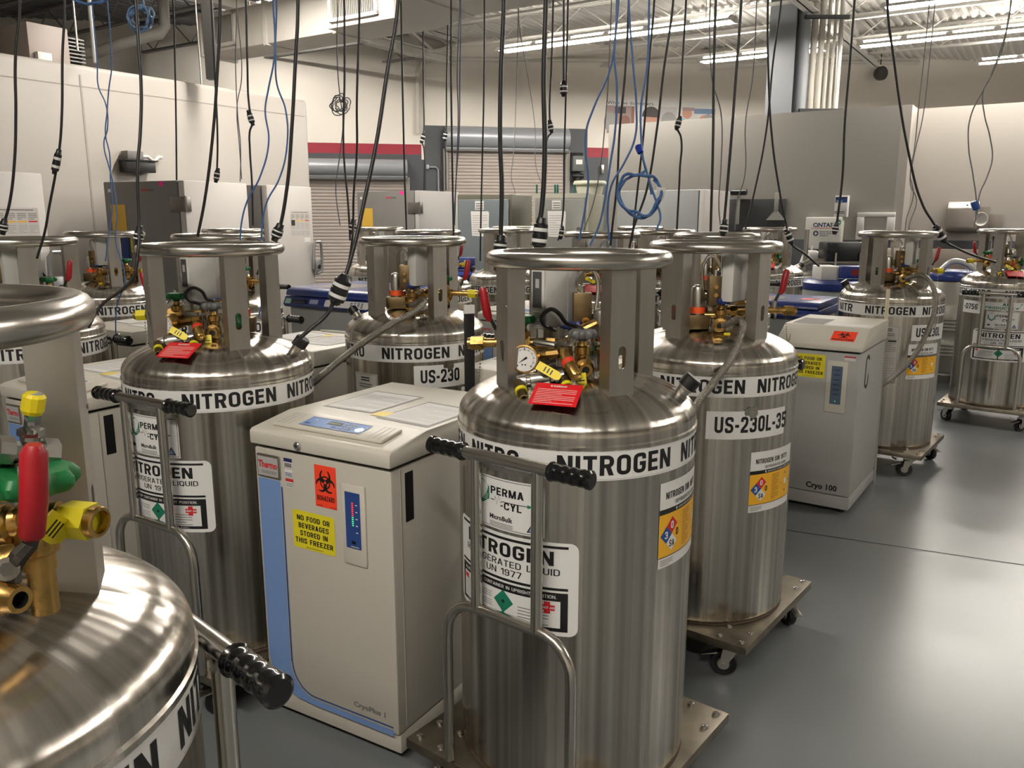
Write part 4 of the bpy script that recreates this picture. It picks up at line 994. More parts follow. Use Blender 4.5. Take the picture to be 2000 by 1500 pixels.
def f_bio(b):
    P = Print(onflat((.262, -.0004, .808), (1, 0, 0), (0, 0, 1)), b); P.bg = ORANGE; P.rect(0, 0, .088, .136, ORANGE, 0)
    biohaz(P, .044, .082, .046, BLACK, 1); P.text('BIOHAZARD', .008, .022, .080, .016, BLACK, 1); P.lines(.006, .004, .03, .008, 1, BLACK, 1); P.lines(.06, .004, .084, .008, 1, BLACK, 1)
def nofood(P, w, h, rad=.008):
    P.rect(0, 0, w, h, YEL, 0, rad); rows = ('NO FOOD OR', 'BEVERAGES', 'STORED IN', 'THIS FREEZER'); ws = (.78, .72, .66, .90)
    for k, (r, q) in enumerate(zip(rows, ws)): P.text(r, w * (1 - q) / 2, h * (.745 - .20 * k), w * (1 + q) / 2, h * .135, BLACK, 1)
    P.lines(w * .3, h * .05, w * .72, h * .075, 1, BLACK, 1)
def f_food(b): nofood(Print(onflat((.158, -.0004, .652), (1, 0, 0), (0, 0, 1)), b), .178, .128)
def f_ind(b):
    b.box(.372, .466, -.007, 0, .645, .905, None, None, .005)
def f_film(b, dim=False):
    P = Print(onflat((0, -.0072, 0), (1, 0, 0), (0, 0, 1)), b); P.rect(.389, .70, .448, .88, NAVYS if not dim else mat('dull_navy', (70, 86, 110), .4), 0)
    if dim:
        for k in range(7): P.rect(.402, .86 - .022 * k, .436, .868 - .022 * k, mat('dull_blue', (112, 128, 150), .4), 1)
        P.disc(.418, .715, .003, LEDG, 1.6, 8); return
    for k in range(12): P.rect(.415, .845 - .0065 * k, .422, .848 - .0065 * k, LEDR if k < 7 else LEDG, 1)
    for k in range(5): P.rect(.43, .84 - .022 * k, .438, .843 - .022 * k, WHITE, 1)
    P.rect(.411, .715, .427, .725, LCD, 1); P.rect(.408, .704, .44, .708, LGREY, 1)
def f_vent(b):
    P = Print(onflat((FW + .0004, 0, 0), (0, 1, 0), (0, 0, 1)), b); P.rect(.062, .79, .102, .945, BLACK, 0)
def f_sheets(b):
    P = Print(onflat((0, 0, 1.0524), (1, 0, 0), (0, 1, 0)), b); P.step = .3
    SL = mat('plastic_sleeve', (214, 212, 210), .15, coat=.4)
    P.rect(.06, .26, .28, .55, SL, 0); P.rect(.07, .275, .27, .535, PAPER, .6); P.lines(.08, .30, .26, .5, 16, LGREY, 1.2, .3)
    P.poly([(.33, .22), (.55, .20), (.552, .48), (.34, .50)], SL, 0); P.poly([(.34, .24), (.54, .22), (.541, .46), (.35, .48)], PAPER, .6); P.lines(.36, .26, .53, .45, 13, mat('faint_print', (198, 196, 192), .6), 1.2, .3); P.rect(.285, .24, .345, .30, mat('yellow_note', (232, 206, 90), .5), .8)
def f_backbox(b):
    b.box(.10, .47, FD, FD + .08, .55, .80, None, None, .006)
def f_backbolts(b):
    for x in (.16, .26, .36): b.cyl((x, FD + .08, .72), (x, FD + .1, .72), .012, 10)
def cream_freezer(x, y, label, rz=RF, logo=True, front=True, back=False, sheets=True):
    t = thing('bench_freezer', label, 'freezer', (x, y, 0), rz, 'cream bench-high freezers')
    part('body', t, 'fbody', f_body, CREAM); part('seal', t, 'fseal', f_seal, RUBBER); part('lid', t, 'flid', f_lid, LIDC)
    part('control_tray', t, 'ftray', f_tray, LIDC) if 0 else None
    tr = part('control_tray', t, 'ftray2', lambda b: (b.mi(LIDC), f_tray(b)), LIDC); part('keypad', tr, 'fctrl', f_ctrl, None, 'blue keypad with small display', 0)
    part('lock', t, 'flock', f_lock)
    if front:
        part('front_film', t, 'ffront', f_front, None, 'pale blue stripe with model lettering', 0); part('badge', t, 'fbadge', f_badge); part('stickers', t, 'fstk', f_stk, None, None, 0)
        part('biohazard_sticker', t, 'fbio', f_bio, None, 'fluorescent orange biohazard sticker', 0); part('food_sticker', t, 'ffood', f_food, None, 'yellow no-food sticker', 0)
        i = part('indicator_panel', t, 'find', f_ind, LIDC); part('indicator_film', i, 'ffilm', f_film, None, 'dark blue strip of tiny lights', 0)
    part('side_patch', t, 'fvent', f_vent, None, 'black patch', 0)
    if sheets: part('paper_sleeves', t, 'fsheets', f_sheets, None, 'papers in plastic sleeves', 0)
    if back:
        q = part('back_cover', t, 'fbackbox', f_backbox, CREAM); part('bolt', q, 'fbackbolts', f_backbolts, ZINC)
    return t
cream_freezer(-.839, 2.572, 'cream bench-high freezer with pale blue stripe, standing in front between the two handled cylinders')
cream_freezer(-2.089, 3.292, 'cream bench-high freezer with pale blue stripe behind the nearest cylinder at left')
cream_freezer(-.24, 5.88, 'cream bench-high freezer seen left of the front cylinder, behind the red lever')
FL = radians(180 - 30.5)
def flip(x, y): return x + FW * cos(RF) + FD * -sin(RF), y + FW * sin(RF) + FD * cos(RF)
for (dx, dy), lab in (((.612, .953), 'cream freezer standing back to back with the blue-striped one, rear side with two bolts showing'), ((-.62, 1.66), 'cream freezer topped with papers behind the handled cylinder at left'), ((-1.83, 2.36), 'cream freezer at far left, rear side with a row of bolts showing')):
    cream_freezer(*flip(-.839 + dx, 2.572 + dy), lab, FL, front=False, back=True)
# gauge rod with red tip strapped to the rear of the freezer behind the blue-striped one
t = thing('strap_post', 'black upright measuring strip standing behind the blue-striped freezer', 'strap', (*at(917, 700, 3.41).xy, 0), .4)
b = MB(); b.box(-.022, .022, -.006, .006, .0, 1.30, RUBBER, None, .002); b.build('strip', None, t)
b = MB(); b.box(-.0225, .0225, -.0075, .0075, 1.30, 1.335, PAPER); b.build('paper_tip', None, t)

# the Cryo 100 freezer right of the peeling-sticker cylinder
R2 = radians(-34.5)
t = thing('bench_freezer', 'plain cream bench-high freezer with orange sticker on its lid, right of the peeling-sticker cylinder', 'freezer', (1.94 - .60 * cos(R2), 4.494 - .60 * sin(R2), 0), R2, 'cream bench-high freezers')
CW, CD = .60, .70
X0 = .13
b = MB(); b.box(X0, CW, 0, CD, .11, .945, None, None, .008); b.box(X0, CW, .004, CD, .03, .105, None, None, .004); b.box(CW - .07, CW - .067, -.0005, 0, .12, .94, LGREY); b.build('body', CREAM, t)
b = MB(); b.box(X0 + .01, CW - .01, .01, CD, .945, .958); b.build('seal', RUBBER, t)
b = MB(); b.prism([(-.01, .957), (-.01, .985), (.17, 1.075), (CD, 1.075), (CD, .957)], X0 - .006, CW + .006, None, None, .006); b.build('lid', LIDC, t)
b = MB(); sl = Vector((0, .18, .09)).normalized(); P = Print(onflat((.42, .035, 1.0078), (1, 0, 0), sl), b); P.bg = ORANGE; P.rect(0, 0, .13, .10, ORANGE, 0); biohaz(P, .065, .058, .04, BLACK, 1); P.text('BIOHAZARD', .01, .008, .12, .014, BLACK, 1); P.done('biohazard_sticker', t, 'fluorescent orange biohazard sticker')
b = MB(); P = Print(onflat((.235, -.0004, .79), (1, 0, 0), (0, 0, 1)), b); nofood(P, .178, .135); P.done('food_sticker', t, 'yellow no-food sticker')
b = MB(); b.box(.425, .54, -.008, 0, .60, .90, None, None, .005); o = b.build('indicator_panel', LIDC, t)
b = MB(); P = Print(onflat((.4375, -.0082, 0), (1, 0, 0), (0, 0, 1)), b); P.rect(.015, .65, .075, .87, mat('slate_film', (84, 100, 120), .4), 0)
for k in range(6): P.rect(.028, .845 - .028 * k, .062, .851 - .028 * k, mat('slate_print', (54, 66, 84), .4), 1)
P.disc(.045, .668, .003, LEDG, 1, 8); P.done('indicator_film', o)
b = MB(); P = Print(onflat((.0, -.0004, 0), (1, 0, 0), (0, 0, 1)), b); P.text('Cryo 100', .355, .135, .53, .034, BLACK, 0); P.done('lettering', t)
b = MB(); P = Print(onflat((.0, -.0004, 0), (1, 0, 0), (0, 0, 1)), b); P.rect(.515, .905, .575, .93, PAPER, 0); P.rect(.515, .922, .575, .93, REDP, 1); P.done('small_sticker', t)
b = MB(); b.cyl((.2, -.008, .97), (.2, -.024, .97), .0125, 16); b.build('lock', CHROME, t)
b = MB(); P = Print(onflat((CW + .0004, 0, 0), (0, 1, 0), (0, 0, 1)), b); P.ring(.2, .87, .05, .03, RUBBER, 0, 20, 200, 12); P.rect(.15, .76, .17, .87, RUBBER, 0); P.ring(.2, .77, .05, .03, RUBBER, 0, 160, 400, 12); P.done('side_marking', t)
b = MB(); P = Print(onflat((0, 0, 1.0754), (1, 0, 0), (0, 1, 0)), b); P.step = .3; P.rect(.16, .10 + .09, .34, .48, mat('plastic_sleeve', (214, 212, 210), .15), 0); P.rect(.36, .19, .58, .30, PAPER, 0); P.done('paper_sleeves', t)
b = MB()
for x in (X0 + .05, CW - .05):
    for y in (.06, CD - .06): b.cyl((x, y, 0), (x, y, .035), .02, 12)
b.build('feet', RUBBER, t)

# ------------------------------------------------------------------ upright freezers
DOCP = mat('poster_paper', (196, 190, 184), .6)
def poster(P, u, v, w, h):
    P.rect(u, v, u + w, v + h, DOCP, 0); P.lines(u + w * .1, v + h * .93, u + w * .9, v + h * .97, 1, BLACK, 1)
    for i in range(4):
        x = u + w * (.03 + .245 * i)
        P.lines(x, v + h * .68, x + w * .2, v + h * .88, 4, GREYP, 1, .4); P.rect(x, v + h * .60, x + w * .2, v + h * .64, (BLACK, AMBER, AMBER, REDP)[i], 1); P.lines(x, v + h * .30, x + w * .2, v + h * .55, 5, LGREY, 1, .5); P.lines(x, v + h * .05, x + w * .2, v + h * .22, 3, LGREY, 1, .5)
    P.rect(u + w * .03, v + h * .42, u + w * .22, v + h * .60, BLACK, 1.4)
def upright(p, rz, w, d, h, label, mside, mdoor, handle=True, post=False, hinge=True, sheet=False, pink=False, logo=True):
    """origin: front left corner; x along the front, y to the back; door face at y=-.1"""
    t = thing('upright_freezer', label, 'upright freezer', (p[0], p[1], 0), rz, 'upright freezers along the walls')
    b = MB(); b.box(0, w, 0, d, .09, h, None, None, .012); b.box(.03, w - .03, .04, d - .04, .02, .09); b.build('cabinet', mside, t)
    b = MB(); b.box(-.002, w + .002, -.085, -.012, .13, h, None, None, .01); dr = b.build('door', mdoor, t)
    b = MB(); b.box(.01, w - .01, -.012, .0, .13, h - .01); b.build('gasket', TEAL, t)
    b = MB()
    for x in (.06, w - .06):
        for y in (.08, d - .08): b.cyl((x, y, 0), (x, y, .09), .025, 10)
    b.build('feet', RUBBER, t)
    if hinge:
        for z in (h - .22, .45):
            b = MB(); b.box(-.012, .06, -.1, -.08, z - .07, z + .07, None, None, .003); b.box(-.012, -.002, -.1, .1, z - .07, z + .07, None, None, .003); b.cyl((-.006, -.09, z - .075), (-.006, -.09, z + .075), .014, 12); b.build('hinge', mat('hinge_metal', (120, 116, 112), .35, .8), t)
    if handle:
        b = MB(); pts = [(w - .03, -.10, 1.05), (w + .0, -.12, 1.05), (w + .07, -.13, 1.07), (w + .085, -.13, 1.12), (w + .085, -.13, 1.38), (w + .06, -.13, 1.42), (w - .02, -.13, 1.42), (w - .045, -.12, 1.38), (w - .045, -.10, 1.10)]
        b.tube(pts, .016, 10); b.box(w - .03, w + .08, -.13, -.085, 1.05, 1.22, None, None, .006); o = b.build('handle', mat('handle_metal', (156, 156, 156), .35, .6), dr)
        b = MB(); b.cyl((w + .03, -.131, 1.13), (w + .03, -.135, 1.13), .025, 16); b.build('lock', RUBBER, o)
    if post:
        P = Print(onflat((0, -.0855, 0), (1, 0, 0), (0, 0, 1))); P.step = .3; poster(P, w * .48, h - .55, w * .44, .28); P.rect(w * .78, h - .62, w * .92, h - .57, PAPER, 0); P.done('instruction_sheet', dr)
    def side(nm, *rects):
        P = Print(onflat((-.0005, d, 0), (0, -1, 0), (0, 0, 1))); P.step = .5
        for a, b_, c, e, m in rects: P.rect(d * a, h - b_, d * c, h - e, m, 0)
        P.done(nm, t)
    if logo: side('logo', (.52, .095, .61, .075, mat('logo_red', (176, 60, 60), .5)), (.61, .095, .70, .075, mat('logo_grey', (92, 90, 88), .5))); side('rating_plate', (.06, .10, .10, .07, WHITE))
    if sheet: side('yellow_sheet', (.08, .62, .28, .22, mat('manila_sheet', (214, 172, 66), .6)))
    if pink: side('pink_note', (.76, .05, .82, .005, mat('pink_note', (240, 50, 150), .5)))
    return t
RU = radians(57)       # row along the cold room: door faces the room, left side panel faces the camera
def at0(px, Y): return (px - 1000) / F * Y * cos(TH) * 1.0, Y
def uh(px, py, h):     # plan point under a pixel at height h
    q = atz(px, py, h); return q.x, q.y
UH = 2.04
c1 = uh(345, 352, UH); c2 = uh(508, 361, UH)
dr = atan2(c2[1] - c1[1], c2[0] - c1[0])
U1W = hypot(uh(483, 358.5, UH)[0] - c1[0], uh(483, 358.5, UH)[1] - c1[1])
tU = upright(c1, dr, U1W, .95, UH, 'grey-sided upright freezer with yellow sheet and white door, against the cold room', ULTG, ULTW, False, False, True, True, True)
U2W = hypot(uh(626, 365, UH)[0] - c2[0], uh(626, 365, UH)[1] - c2[1])
upright(c2, dr, U2W, .95, UH, 'white upright freezer with metal loop handle at the end of the cold room row', ULTG, ULTW, True, True, False, False, False, False)
b = MB(); P = Print(onflat((-.0005, .95, 1.36), (0, -1, 0), (0, 0, 1)), b); P.step = .5; P.f = (lambda f: (lambda u, v, h: f(u + .30, v, h)))(P.f); nofood(P, .15, .15); P.done('food_sticker', tU, 'small yellow no-food sticker')
b = MB(); b.box(-.035, -.001, .66, .88, 1.27, 1.56, None, None, .01); b.build('blue_pocket', mat('blue_pocket', (34, 52, 104), .4), tU)
ux = Vector((cos(dr), sin(dr), 0)); c0e = Vector((*uh(66, 339, UH), 0)); c0 = c0e - ux * .86
upright(c0.xy, dr, .86, .95, UH, 'white upright freezer with instruction sheet at the left edge of the photo', ULTG, ULTW, True, True, False, False, False, False)
c3 = uh(808, 372, UH); U3d = radians(57)
upright(c3, U3d, .86, 1.0, UH, 'grey-sided upright freezer with yellow sheet standing before the dock doors', ULTG, ULTS, False, False, True, True, True)
# plain steel uprights with hanging papers
def upright2(pl, rz, w, d, h, label, mdoor, mside, trim):
    t = thing('upright_freezer', label, 'upright freezer', (pl[0], pl[1], 0), rz, 'upright freezers along the walls')
    b = MB(); b.box(0, w, 0, d, .08, h, None, None, .012); b.build('cabinet', mside, t)
    b = MB(); b.box(.03, w - .03, -.05, -.002, .15, h - .06, None, None, .008); dr = b.build('door', mdoor, t)
    if trim:
        b = MB(); b.box(0, .03, -.03, 0, .08, h); b.box(w - .03, w, -.03, 0, .08, h); b.box(.03, w - .03, -.03, 0, h - .055, h); b.build('frame', mat('pale_frame', (176, 172, 156), .5), t)
    b = MB(); b.cyl((w * .85, -.05, h - .40), (w * .85, -.075, h - .40), .022, 16, None, None, .004); b.build('knob', CHROME, dr)
    P = Print(onflat((0, -.0505, 0), (1, 0, 0), (0, 0, 1))); P.step = .5
    P.rect(w * .36, h - .18, w * .52, h - .08, PAPER, 0); P.lines(w * .375, h - .17, w * .51, h - .09, 3, GREYP, 1, .5); P.poly([(w * .28, h - .20), (w * .60, h - .20), (w * .615, h - .22), (w * .60, h - .50), (w * .30, h - .49)], PAPER, 0); P.lines(w * .31, h - .47, w * .58, h - .23, 9, LGREY, 1, .3); P.done('papers', dr)
    b = MB()
    for x in (.06, w - .06):
        for y in (.08, d - .08): b.cyl((x, y, 0), (x, y, .08), .025, 10)
    b.build('feet', RUBBER, t)
    return t
R20 = radians(-20)
e = Vector(uh(1000, 381, 1.97)); wv = Vector((cos(R20), sin(R20)))
def upr_from(pxl, pxr, pyr, h, rz):
    r = Vector(uh(pxr, pyr, h)); dv = Vector((cos(rz), sin(rz)))
    # walk left until the pixel column pxl
    k = (pxl - 1000) / F
    for i in range(4000):
        w = i * .001; q = r - dv * w
        if q.x <= k * (q.y * cos(TH) + (HC - h) * sin(TH)): break
    return (r - dv * w), w
STEELB = mat('blue_grey_steel_door', (128, 136, 140), .35, .5)
q, w = upr_from(893, 1000, 379, 1.97, R20)
upright2(q, R20, w, .75, 1.97, 'blue-grey steel upright freezer with a hanging paper, left of the pair before the dock door', STEELB, mat('olive_side', (84, 82, 66), .5), False)
q, w = upr_from(1043, 1150, 377, 1.97, R20)
upright2(q, R20, w, .75, 1.97, 'pale-framed steel upright freezer with a cut paper, before the tall dock door', mat('grey_steel_door', (138, 138, 132), .35, .4), mat('olive_side2', (128, 124, 104), .5), True)
c6 = uh(1365, 370, UH)
upright(c6, radians(57), .95, 1.12, UH, 'pale grey upright freezer behind the coiled blue cable', mat('ult_blue_grey', (150, 152, 152), .4), ULTW, False, False, False, False, False, False)

# ------------------------------------------------------------------ chest freezers with blue lids
def chest(p, rz, w, d, zl, zt, label, panel=True):
    t = thing('chest_freezer', label, 'chest freezer', (p[0], p[1], 0), rz, 'blue-lidded freezers')
    b = MB(); b.box(0, w, 0, d, .1, zl, None, None, .012)
    for k in (1, 2): b.box(w * k / 3 - .003, w * k / 3 + .003, -.002, 0, .12, zl - .02)
    b.build('body', CHESTG, t)
    b = MB()
    for x in (.08, w - .08):
        for y in (.08, d - .08): b.cyl((x - .02, y, .05), (x + .02, y, .05), .05, 14); b.box(x - .03, x + .03, y - .03, y + .03, .09, .105)
    b.build('casters', RUBBER, t)
    b = MB(); m = zl + (zt - zl) * .55
    b.prism([(-.03, zl), (-.045, zl + .02), (-.02, m), (d, m), (d, zl)], -.02, w + .02, None, None, .008); b.prism([(-.025, m + .004), (-.01, zt - .015), (.03, zt), (d, zt), (d, m + .004)], -.015, w + .015, None, None, .012); lid = b.build('lid', LIDBLUE, t)
    b = MB(); P = Print(onflat((0, 0, zt), (1, 0, 0), (0, 1, 0)), b); P.step = .4
    P.rect(w * .12, d * .15, w * .5, d * .62, mat('plastic_sleeve', (214, 212, 210), .15), 0); P.rect(w * .72, d * .35, w * .92, d * .55, mat('faded_orange', (236, 92, 80), .5), 0); P.ring(w * .6, d * .45, d * .3, d * .27, mat('lid_emboss', (70, 92, 150), .35), 0, -80, 80); P.done('lid_papers', lid)
    if panel:
        sl = Vector((0, .025, m - zl - .02)).normalized(); f = onflat((0, -.0452, zl + .02), (1, 0, 0), sl); H = m - zl - .02
        P = Print(f); P.step = .4; P.rect(w * .42, H * .04, w * .86, H * .96, WHITE, 0, .012); P.rect(w * .49, H * .35, w * .58, H * .72, LCD, 1)
        for i in range(3):
            for j in range(4): P.rect(w * (.68 + .035 * j), H * (.18 + .24 * i), w * (.70 + .035 * j), H * (.32 + .24 * i), mat('key_navy', (60, 66, 100), .5), 1)
        P.rect(w * .26, H * .25, w * .35, H * .85, mat('pale_label', (160, 168, 200), .5), 0); P.rect(.0, H * .1, w * .06, H * .8, mat('label_green', (150, 186, 170), .5), 0); P.done('keypad', t)
        b = MB(); b.box(w * .08, w * .23, -.05, -.035, zl + .03, zl + .03 + H * .55, None, None, .004); b.build('latch_recess', mat('latch_dark', (20, 26, 60), .4), t)
    return t
chest((-1.52, 5.60), radians(-33), .88, .70, 1.10, 1.23, 'grey chest freezer with blue lid and white keypad, left of the crossing-hose cylinder')
pr = uh(1597, 592, 1.10); rr = radians(-33)
chest((pr[0] - .62 * cos(rr), pr[1] - .62 * sin(rr)), rr, .62, .60, .98, 1.10, 'grey chest freezer with blue lid behind the peeling-sticker cylinder', False)

# round cryogenic dewars
def dewar(p, r, h, label, lid=True, body=None, box=False, arms=False, neck=False, wheels=False):
    t = thing('cryo_dewar', label, 'dewar', (p[0], p[1], 0), .0)
    b = MB(); z0 = .12 if wheels else .0
    if neck:
        pr = [(0, z0), (r * .95, z0), (r, z0 + .03)]
        for zz in (.30, .56):
            for k in range(4): pr += [(r, zz + .035 * k), (r + .012, zz + .012 + .035 * k), (r, zz + .024 + .035 * k)]
        pr += [(r, h * .76), (r * .97, h * .79), (r * .62, h * .95), (r * .56, h)]
    else: pr = [(0, z0), (r * .96, z0), (r, z0 + .03), (r, h * .8), (r + .008, h * .81), (r + .008, h * .84), (r, h * .85), (r, h)]
    b.lathe(pr + [(0, h)], 48); b.build('tank_shell', body or CHESTG, t, smooth=50)
    if lid:
        q = .62 if neck else 1.02
        b = MB(); b.lathe([(r * q, h), (r * q * 1.02, h + .01), (r * q * 1.02, h + .07), (r * q * .9, h + .10), (0, h + .105)], 40); b.build('lid', LIDBLUE, t, smooth=50)
    if box:
        b = MB(); b.box(-.30, -.12, -.16, .1, h + .10, h + .24, None, None, .01); b.build('electronics_box', BOXM, t)
        b = MB(); b.box(-.12, .34, -.20, .0, h + .12, h + .24, None, None, .01); o = b.build('display_box', LIDBLUE, t)
        P = Print(onflat((-.12, -.2005, h + .12), (1, 0, 0), (0, 0, 1))); P.rect(.10, .03, .20, .09, mat('red_display', (120, 24, 30), .4), 0)
        for k in range(2): P.disc(.28, .035 + .05 * k, .014, WHITE, 0, 12); P.disc(.36, .035 + .05 * k, .014, WHITE, 0, 12)
        P.done('display', o)
    if wheels:
        for k in range(4):
            a = pi / 4 + pi / 2 * k; b = MB(); x, y = (r + .05) * cos(a), (r + .05) * sin(a); b.cyl((x - .02, y, .045), (x + .02, y, .045), .045, 14); b.box(x - .03, x + .03, y - .03, y + .03, .09, .13); b.tube([(.5 * x, .5 * y, .13), (x, y, .13)], .03, 6); b.build('caster', RUBBER, t)
    return t, h
q = at(1648, 560, 8.4)
dewar((q.x, q.y), .40, .98, 'round grey freezer vessel with blue lid and blue display box at right', True, CHESTG, True)
q = at(1118, 560, 8.2); dewar((q.x, q.y), .33, 1.02, 'round freezer vessel with blue lid mostly hidden behind the front cylinder', True, CHESTG)
q = at(922, 560, 8.9); t, h = dewar((q.x - .3, q.y), .40, 1.04, 'round freezer vessel with blue lid and red lit display at the middle left', True, CHESTG, True)
q = atz(1846, 745, 0.0)
t, h = dewar((q.x, q.y + .12), .37, 1.06, 'grey ribbed liquid nitrogen dewar on casters behind the cylinder at right', True, mat('dewar_silver', (150, 146, 138), .4, .5), neck=True, wheels=True)
b = MB(); b.tube(sm([(-.1, 0, 1.16), (-.02, -.05, 1.25), (.12, -.08, 1.22), (.28, -.1, 1.06), (.40, -.12, .82), (.47, -.12, .60)]), .03, 10); b.build('transfer_hose', mat('silver_sleeve', (186, 186, 184), .35, .4), t)
b = MB(); b.tube([(.43, -.12, .74), (.49, -.12, .56)], .045, 10); b.build('hose_wrap', mat('pale_blue_wrap', (170, 200, 212), .3), t)
# stainless tank with plumbing arms
q = at(1585, 545, 9.75); T0 = thing('stainless_tank', 'wide round stainless vessel with pipe arms below the first-aid cabinet', 'tank', (q.x + .15, q.y, 0), 0)
b = MB(); b.lathe([(0, 0), (.48, 0), (.5, .03), (.5, .80), (.51, .81), (.51, .86), (.5, .87), (.5, .98), (.51, .99), (.51, 1.02), (.44, 1.05), (0, 1.10)], 48); b.build('tank_shell', CHAN, T0)
b = MB(); b.tube([(-.5, -.1, .9), (-.45, -.15, 1.1), (-.25, -.2, 1.2), (.3, -.2, 1.2), (.4, 0, 1.22)], .035, 10); b.build('hose_arm', ZINC, T0)
b = MB()
for x in (.0, .28): b.cyl((x, -.3, 1.0), (x, -.3, 1.3), .012, 8); b.lathe([(.02, 0), (.03, .02), (.03, .06), (.015, .08)], 10, None, Matrix.Translation((x, -.3, 1.06)))
b.build('valves', ZINC, T0)
for x, h in ((-.5, 1.42), (-.26, 1.56)): b = MB(); b.cyl((x, -.05, .9), (x, -.05, h), .028, 10); b.build('standpipe', ZINC, T0)
b = MB(); b.box(-.1, .36, -.28, .0, 1.2, 1.42, None, None, .02); b.cyl((-.04, -.3, 1.36), (-.04, -.28, 1.36), .05, 14); b.build('valve_block', RUBBER, T0)
b = MB(); b.box(.36, .56, -.28, -.05, 1.22, 1.42, None, None, .01); o = b.build('switch_box', ULTS, T0)
b = MB()
for x in (.41, .47): b.box(x, x + .045, -.24, -.2, 1.42, 1.47, None, None, .008)
b.build('switch', mat('red_switch', (240, 40, 40), .4), o)
# ------------------------------------------------------------------ things on the right partition
def onv(px, py, v):
    d = ray(px, py); t = (v - Vector((0, 0, HC)).dot(E1)) / d.dot(E1); p = Vector((0, 0, HC)) + d * t
    return p.dot(E2), p.z
def wallthing(name, px0, px1, py0, py1, label, cat, v=12.70):
    ua, za = onv(px0, (py0 + py1) / 2, v); ub, _ = onv(px1, (py0 + py1) / 2, v); z1 = onv((px0 + px1) / 2, py0, v)[1]; z0 = onv((px0 + px1) / 2, py1, v)[1]
    t = thing(name, label, cat, UV((ua + ub) / 2, v, z0), RZ)
    return t, (ub - ua) / 2, z1 - z0
t, w, h = wallthing('pegboard', 1424, 1535, 389, 452, 'black pegboard on the grey partition', 'pegboard')
b = MB(); b.box(-w, w, -.03, -.001, 0, h, None, None, .004); b.build('board', mat('peg_black', (46, 47, 48), .6), t)
P = Print(onflat((-w, -.03, 0), (1, 0, 0), (0, 0, 1)))
for i in range(int(2 * w / .05)):
    for j in range(int(h / .05)): P.poly([(.02 + .05 * i + .005 * cos(a), .02 + .05 * j + .005 * sin(a)) for a in (0, 1.57, 3.14, 4.71)], DARK, 0)
P.done('peg_holes', t)
p = UV(*[onv(1516, 430, 12.70)[0], 12.70], onv(1516, 430, 12.70)[1]); t = thing('scraper', 'broad flared scraper hanging at the right of the black pegboard', 'tool', p - E1 * .045, RZ)
b = MB(); b.prism([(-.01, .0), (.01, 0), (.01, .012), (-.01, .012)], -.135, .135); b._add([(-.13, -.008, .01), (.13, -.008, .01), (.03, -.008, .13), (-.03, -.008, .13), (-.13, .008, .01), (.13, .008, .01), (.03, .008, .13), (-.03, .008, .13)], [(0, 1, 2, 3), (7, 6, 5, 4), (0, 3, 7, 4), (1, 5, 6, 2), (2, 6, 7, 3), (0, 4, 5, 1)]); b.box(-.03, .03, -.012, .008, .13, .40, None, None, .008); b.build('blade', mat('grey_tool', (150, 148, 140), .5), t)
p = UV(onv(1443, 430, 12.70)[0], 12.70, onv(1443, 438, 12.70)[1]); t = thing('mallet', 'mallet with a dark head hanging at the left of the black pegboard', 'tool', p - E1 * .07, RZ)
b = MB(); b.box(-.025, .025, -.015, .015, 0, .44, None, None, .008); b.build('shaft', mat('grey_tool', (150, 148, 140), .5), t)
b = MB(); b.cyl((-.12, 0, .48), (.12, 0, .48), .045, 16, None, None, .006); b.build('head', RUBBER, t)

t, w, h = wallthing('first_aid_cabinet', 1577, 1648, 424, 487, 'pale first-aid cabinet with blue lettering and red line on the grey partition', 'cabinet')
CABM = mat('cabinet_white', (202, 200, 192), .45)
b = MB(); b.box(-w, w, -.16, -.001, 0, h, None, None, .012); b.build('body', CABM, t)
b = MB(); b.box(-w + .01, w - .01, -.172, -.161, .01, h - .01, None, None, .006); d_ = b.build('door', CABM, t)
NAVYP = mat('print_navy', (28, 40, 86), .5)
P = Print(onflat((-w, -.1722, 0), (1, 0, 0), (0, 0, 1))); P.step = .3; X = 2 * w
P.text('CiNTAS', X * .22, h * .70, X * .76, h * .13, NAVYP, 0); P.rect(X * .17, h * .655, X * .74, h * .67, REDP, 0)
P.disc(X * .31, h * .50, X * .075, NAVYP, 0); P.rect(X * .265, h * .485, X * .36, h * .515, CABM, 1); P.rect(X * .295, h * .45, X * .325, h * .55, CABM, 1)
for k, s_ in enumerate(('Emergency', 'First Aid', 'Station')): P.text(s_, X * .42, h * (.54 - .06 * k), X * (.42 + .034 * len(s_)), h * .036, NAVYP, 0)
P.text('Xpect', X * .68, h * .17, X * .86, h * .05, BLACK, 0); P.lines(X * .82, h * .42, X * .95, h * .62, 6, LGREY, 0);
P.done('lettering', d_)
P = Print(onflat((-w, -.1722, 0), (1, 0, 0), (0, 0, 1))); P.disc(X * .90, h * .84, X * .08, mat('green_seal', (44, 120, 84), .5), 0); P.rect(X * .84, h * .82, X * .96, h * .85, WHITE, 1); P.done('seal_sticker', d_)
b = MB(); b.box(w - .03, w - .015, -.19, -.17, h * .14, h * .22, None, None, .003); b.build('handle', ULTS, d_)
u, z = onv(1643, 424, 12.70)
t = thing('glove_box', 'tall white and blue carton standing on the right of the first-aid cabinet', 'box', UV(u, 12.70, z + .001), RZ)
b = MB(); b.box(-.07, .10, -.15, -.02, 0, .30, None, None, .004); b.build('carton', WHITE, t)
P = Print(onflat((-.07, -.15, 0), (1, 0, 0), (0, 0, 1))); P.rect(.005, .20, .165, .28, BLUEP, 0); P.rect(.005, .255, .165, .28, NAVYP, 1); P.lines(.02, .21, .1, .235, 2, WHITE, 1); P.lines(-.0, .05, .14, .09, 2, BLACK, 0); P.done('print', t)
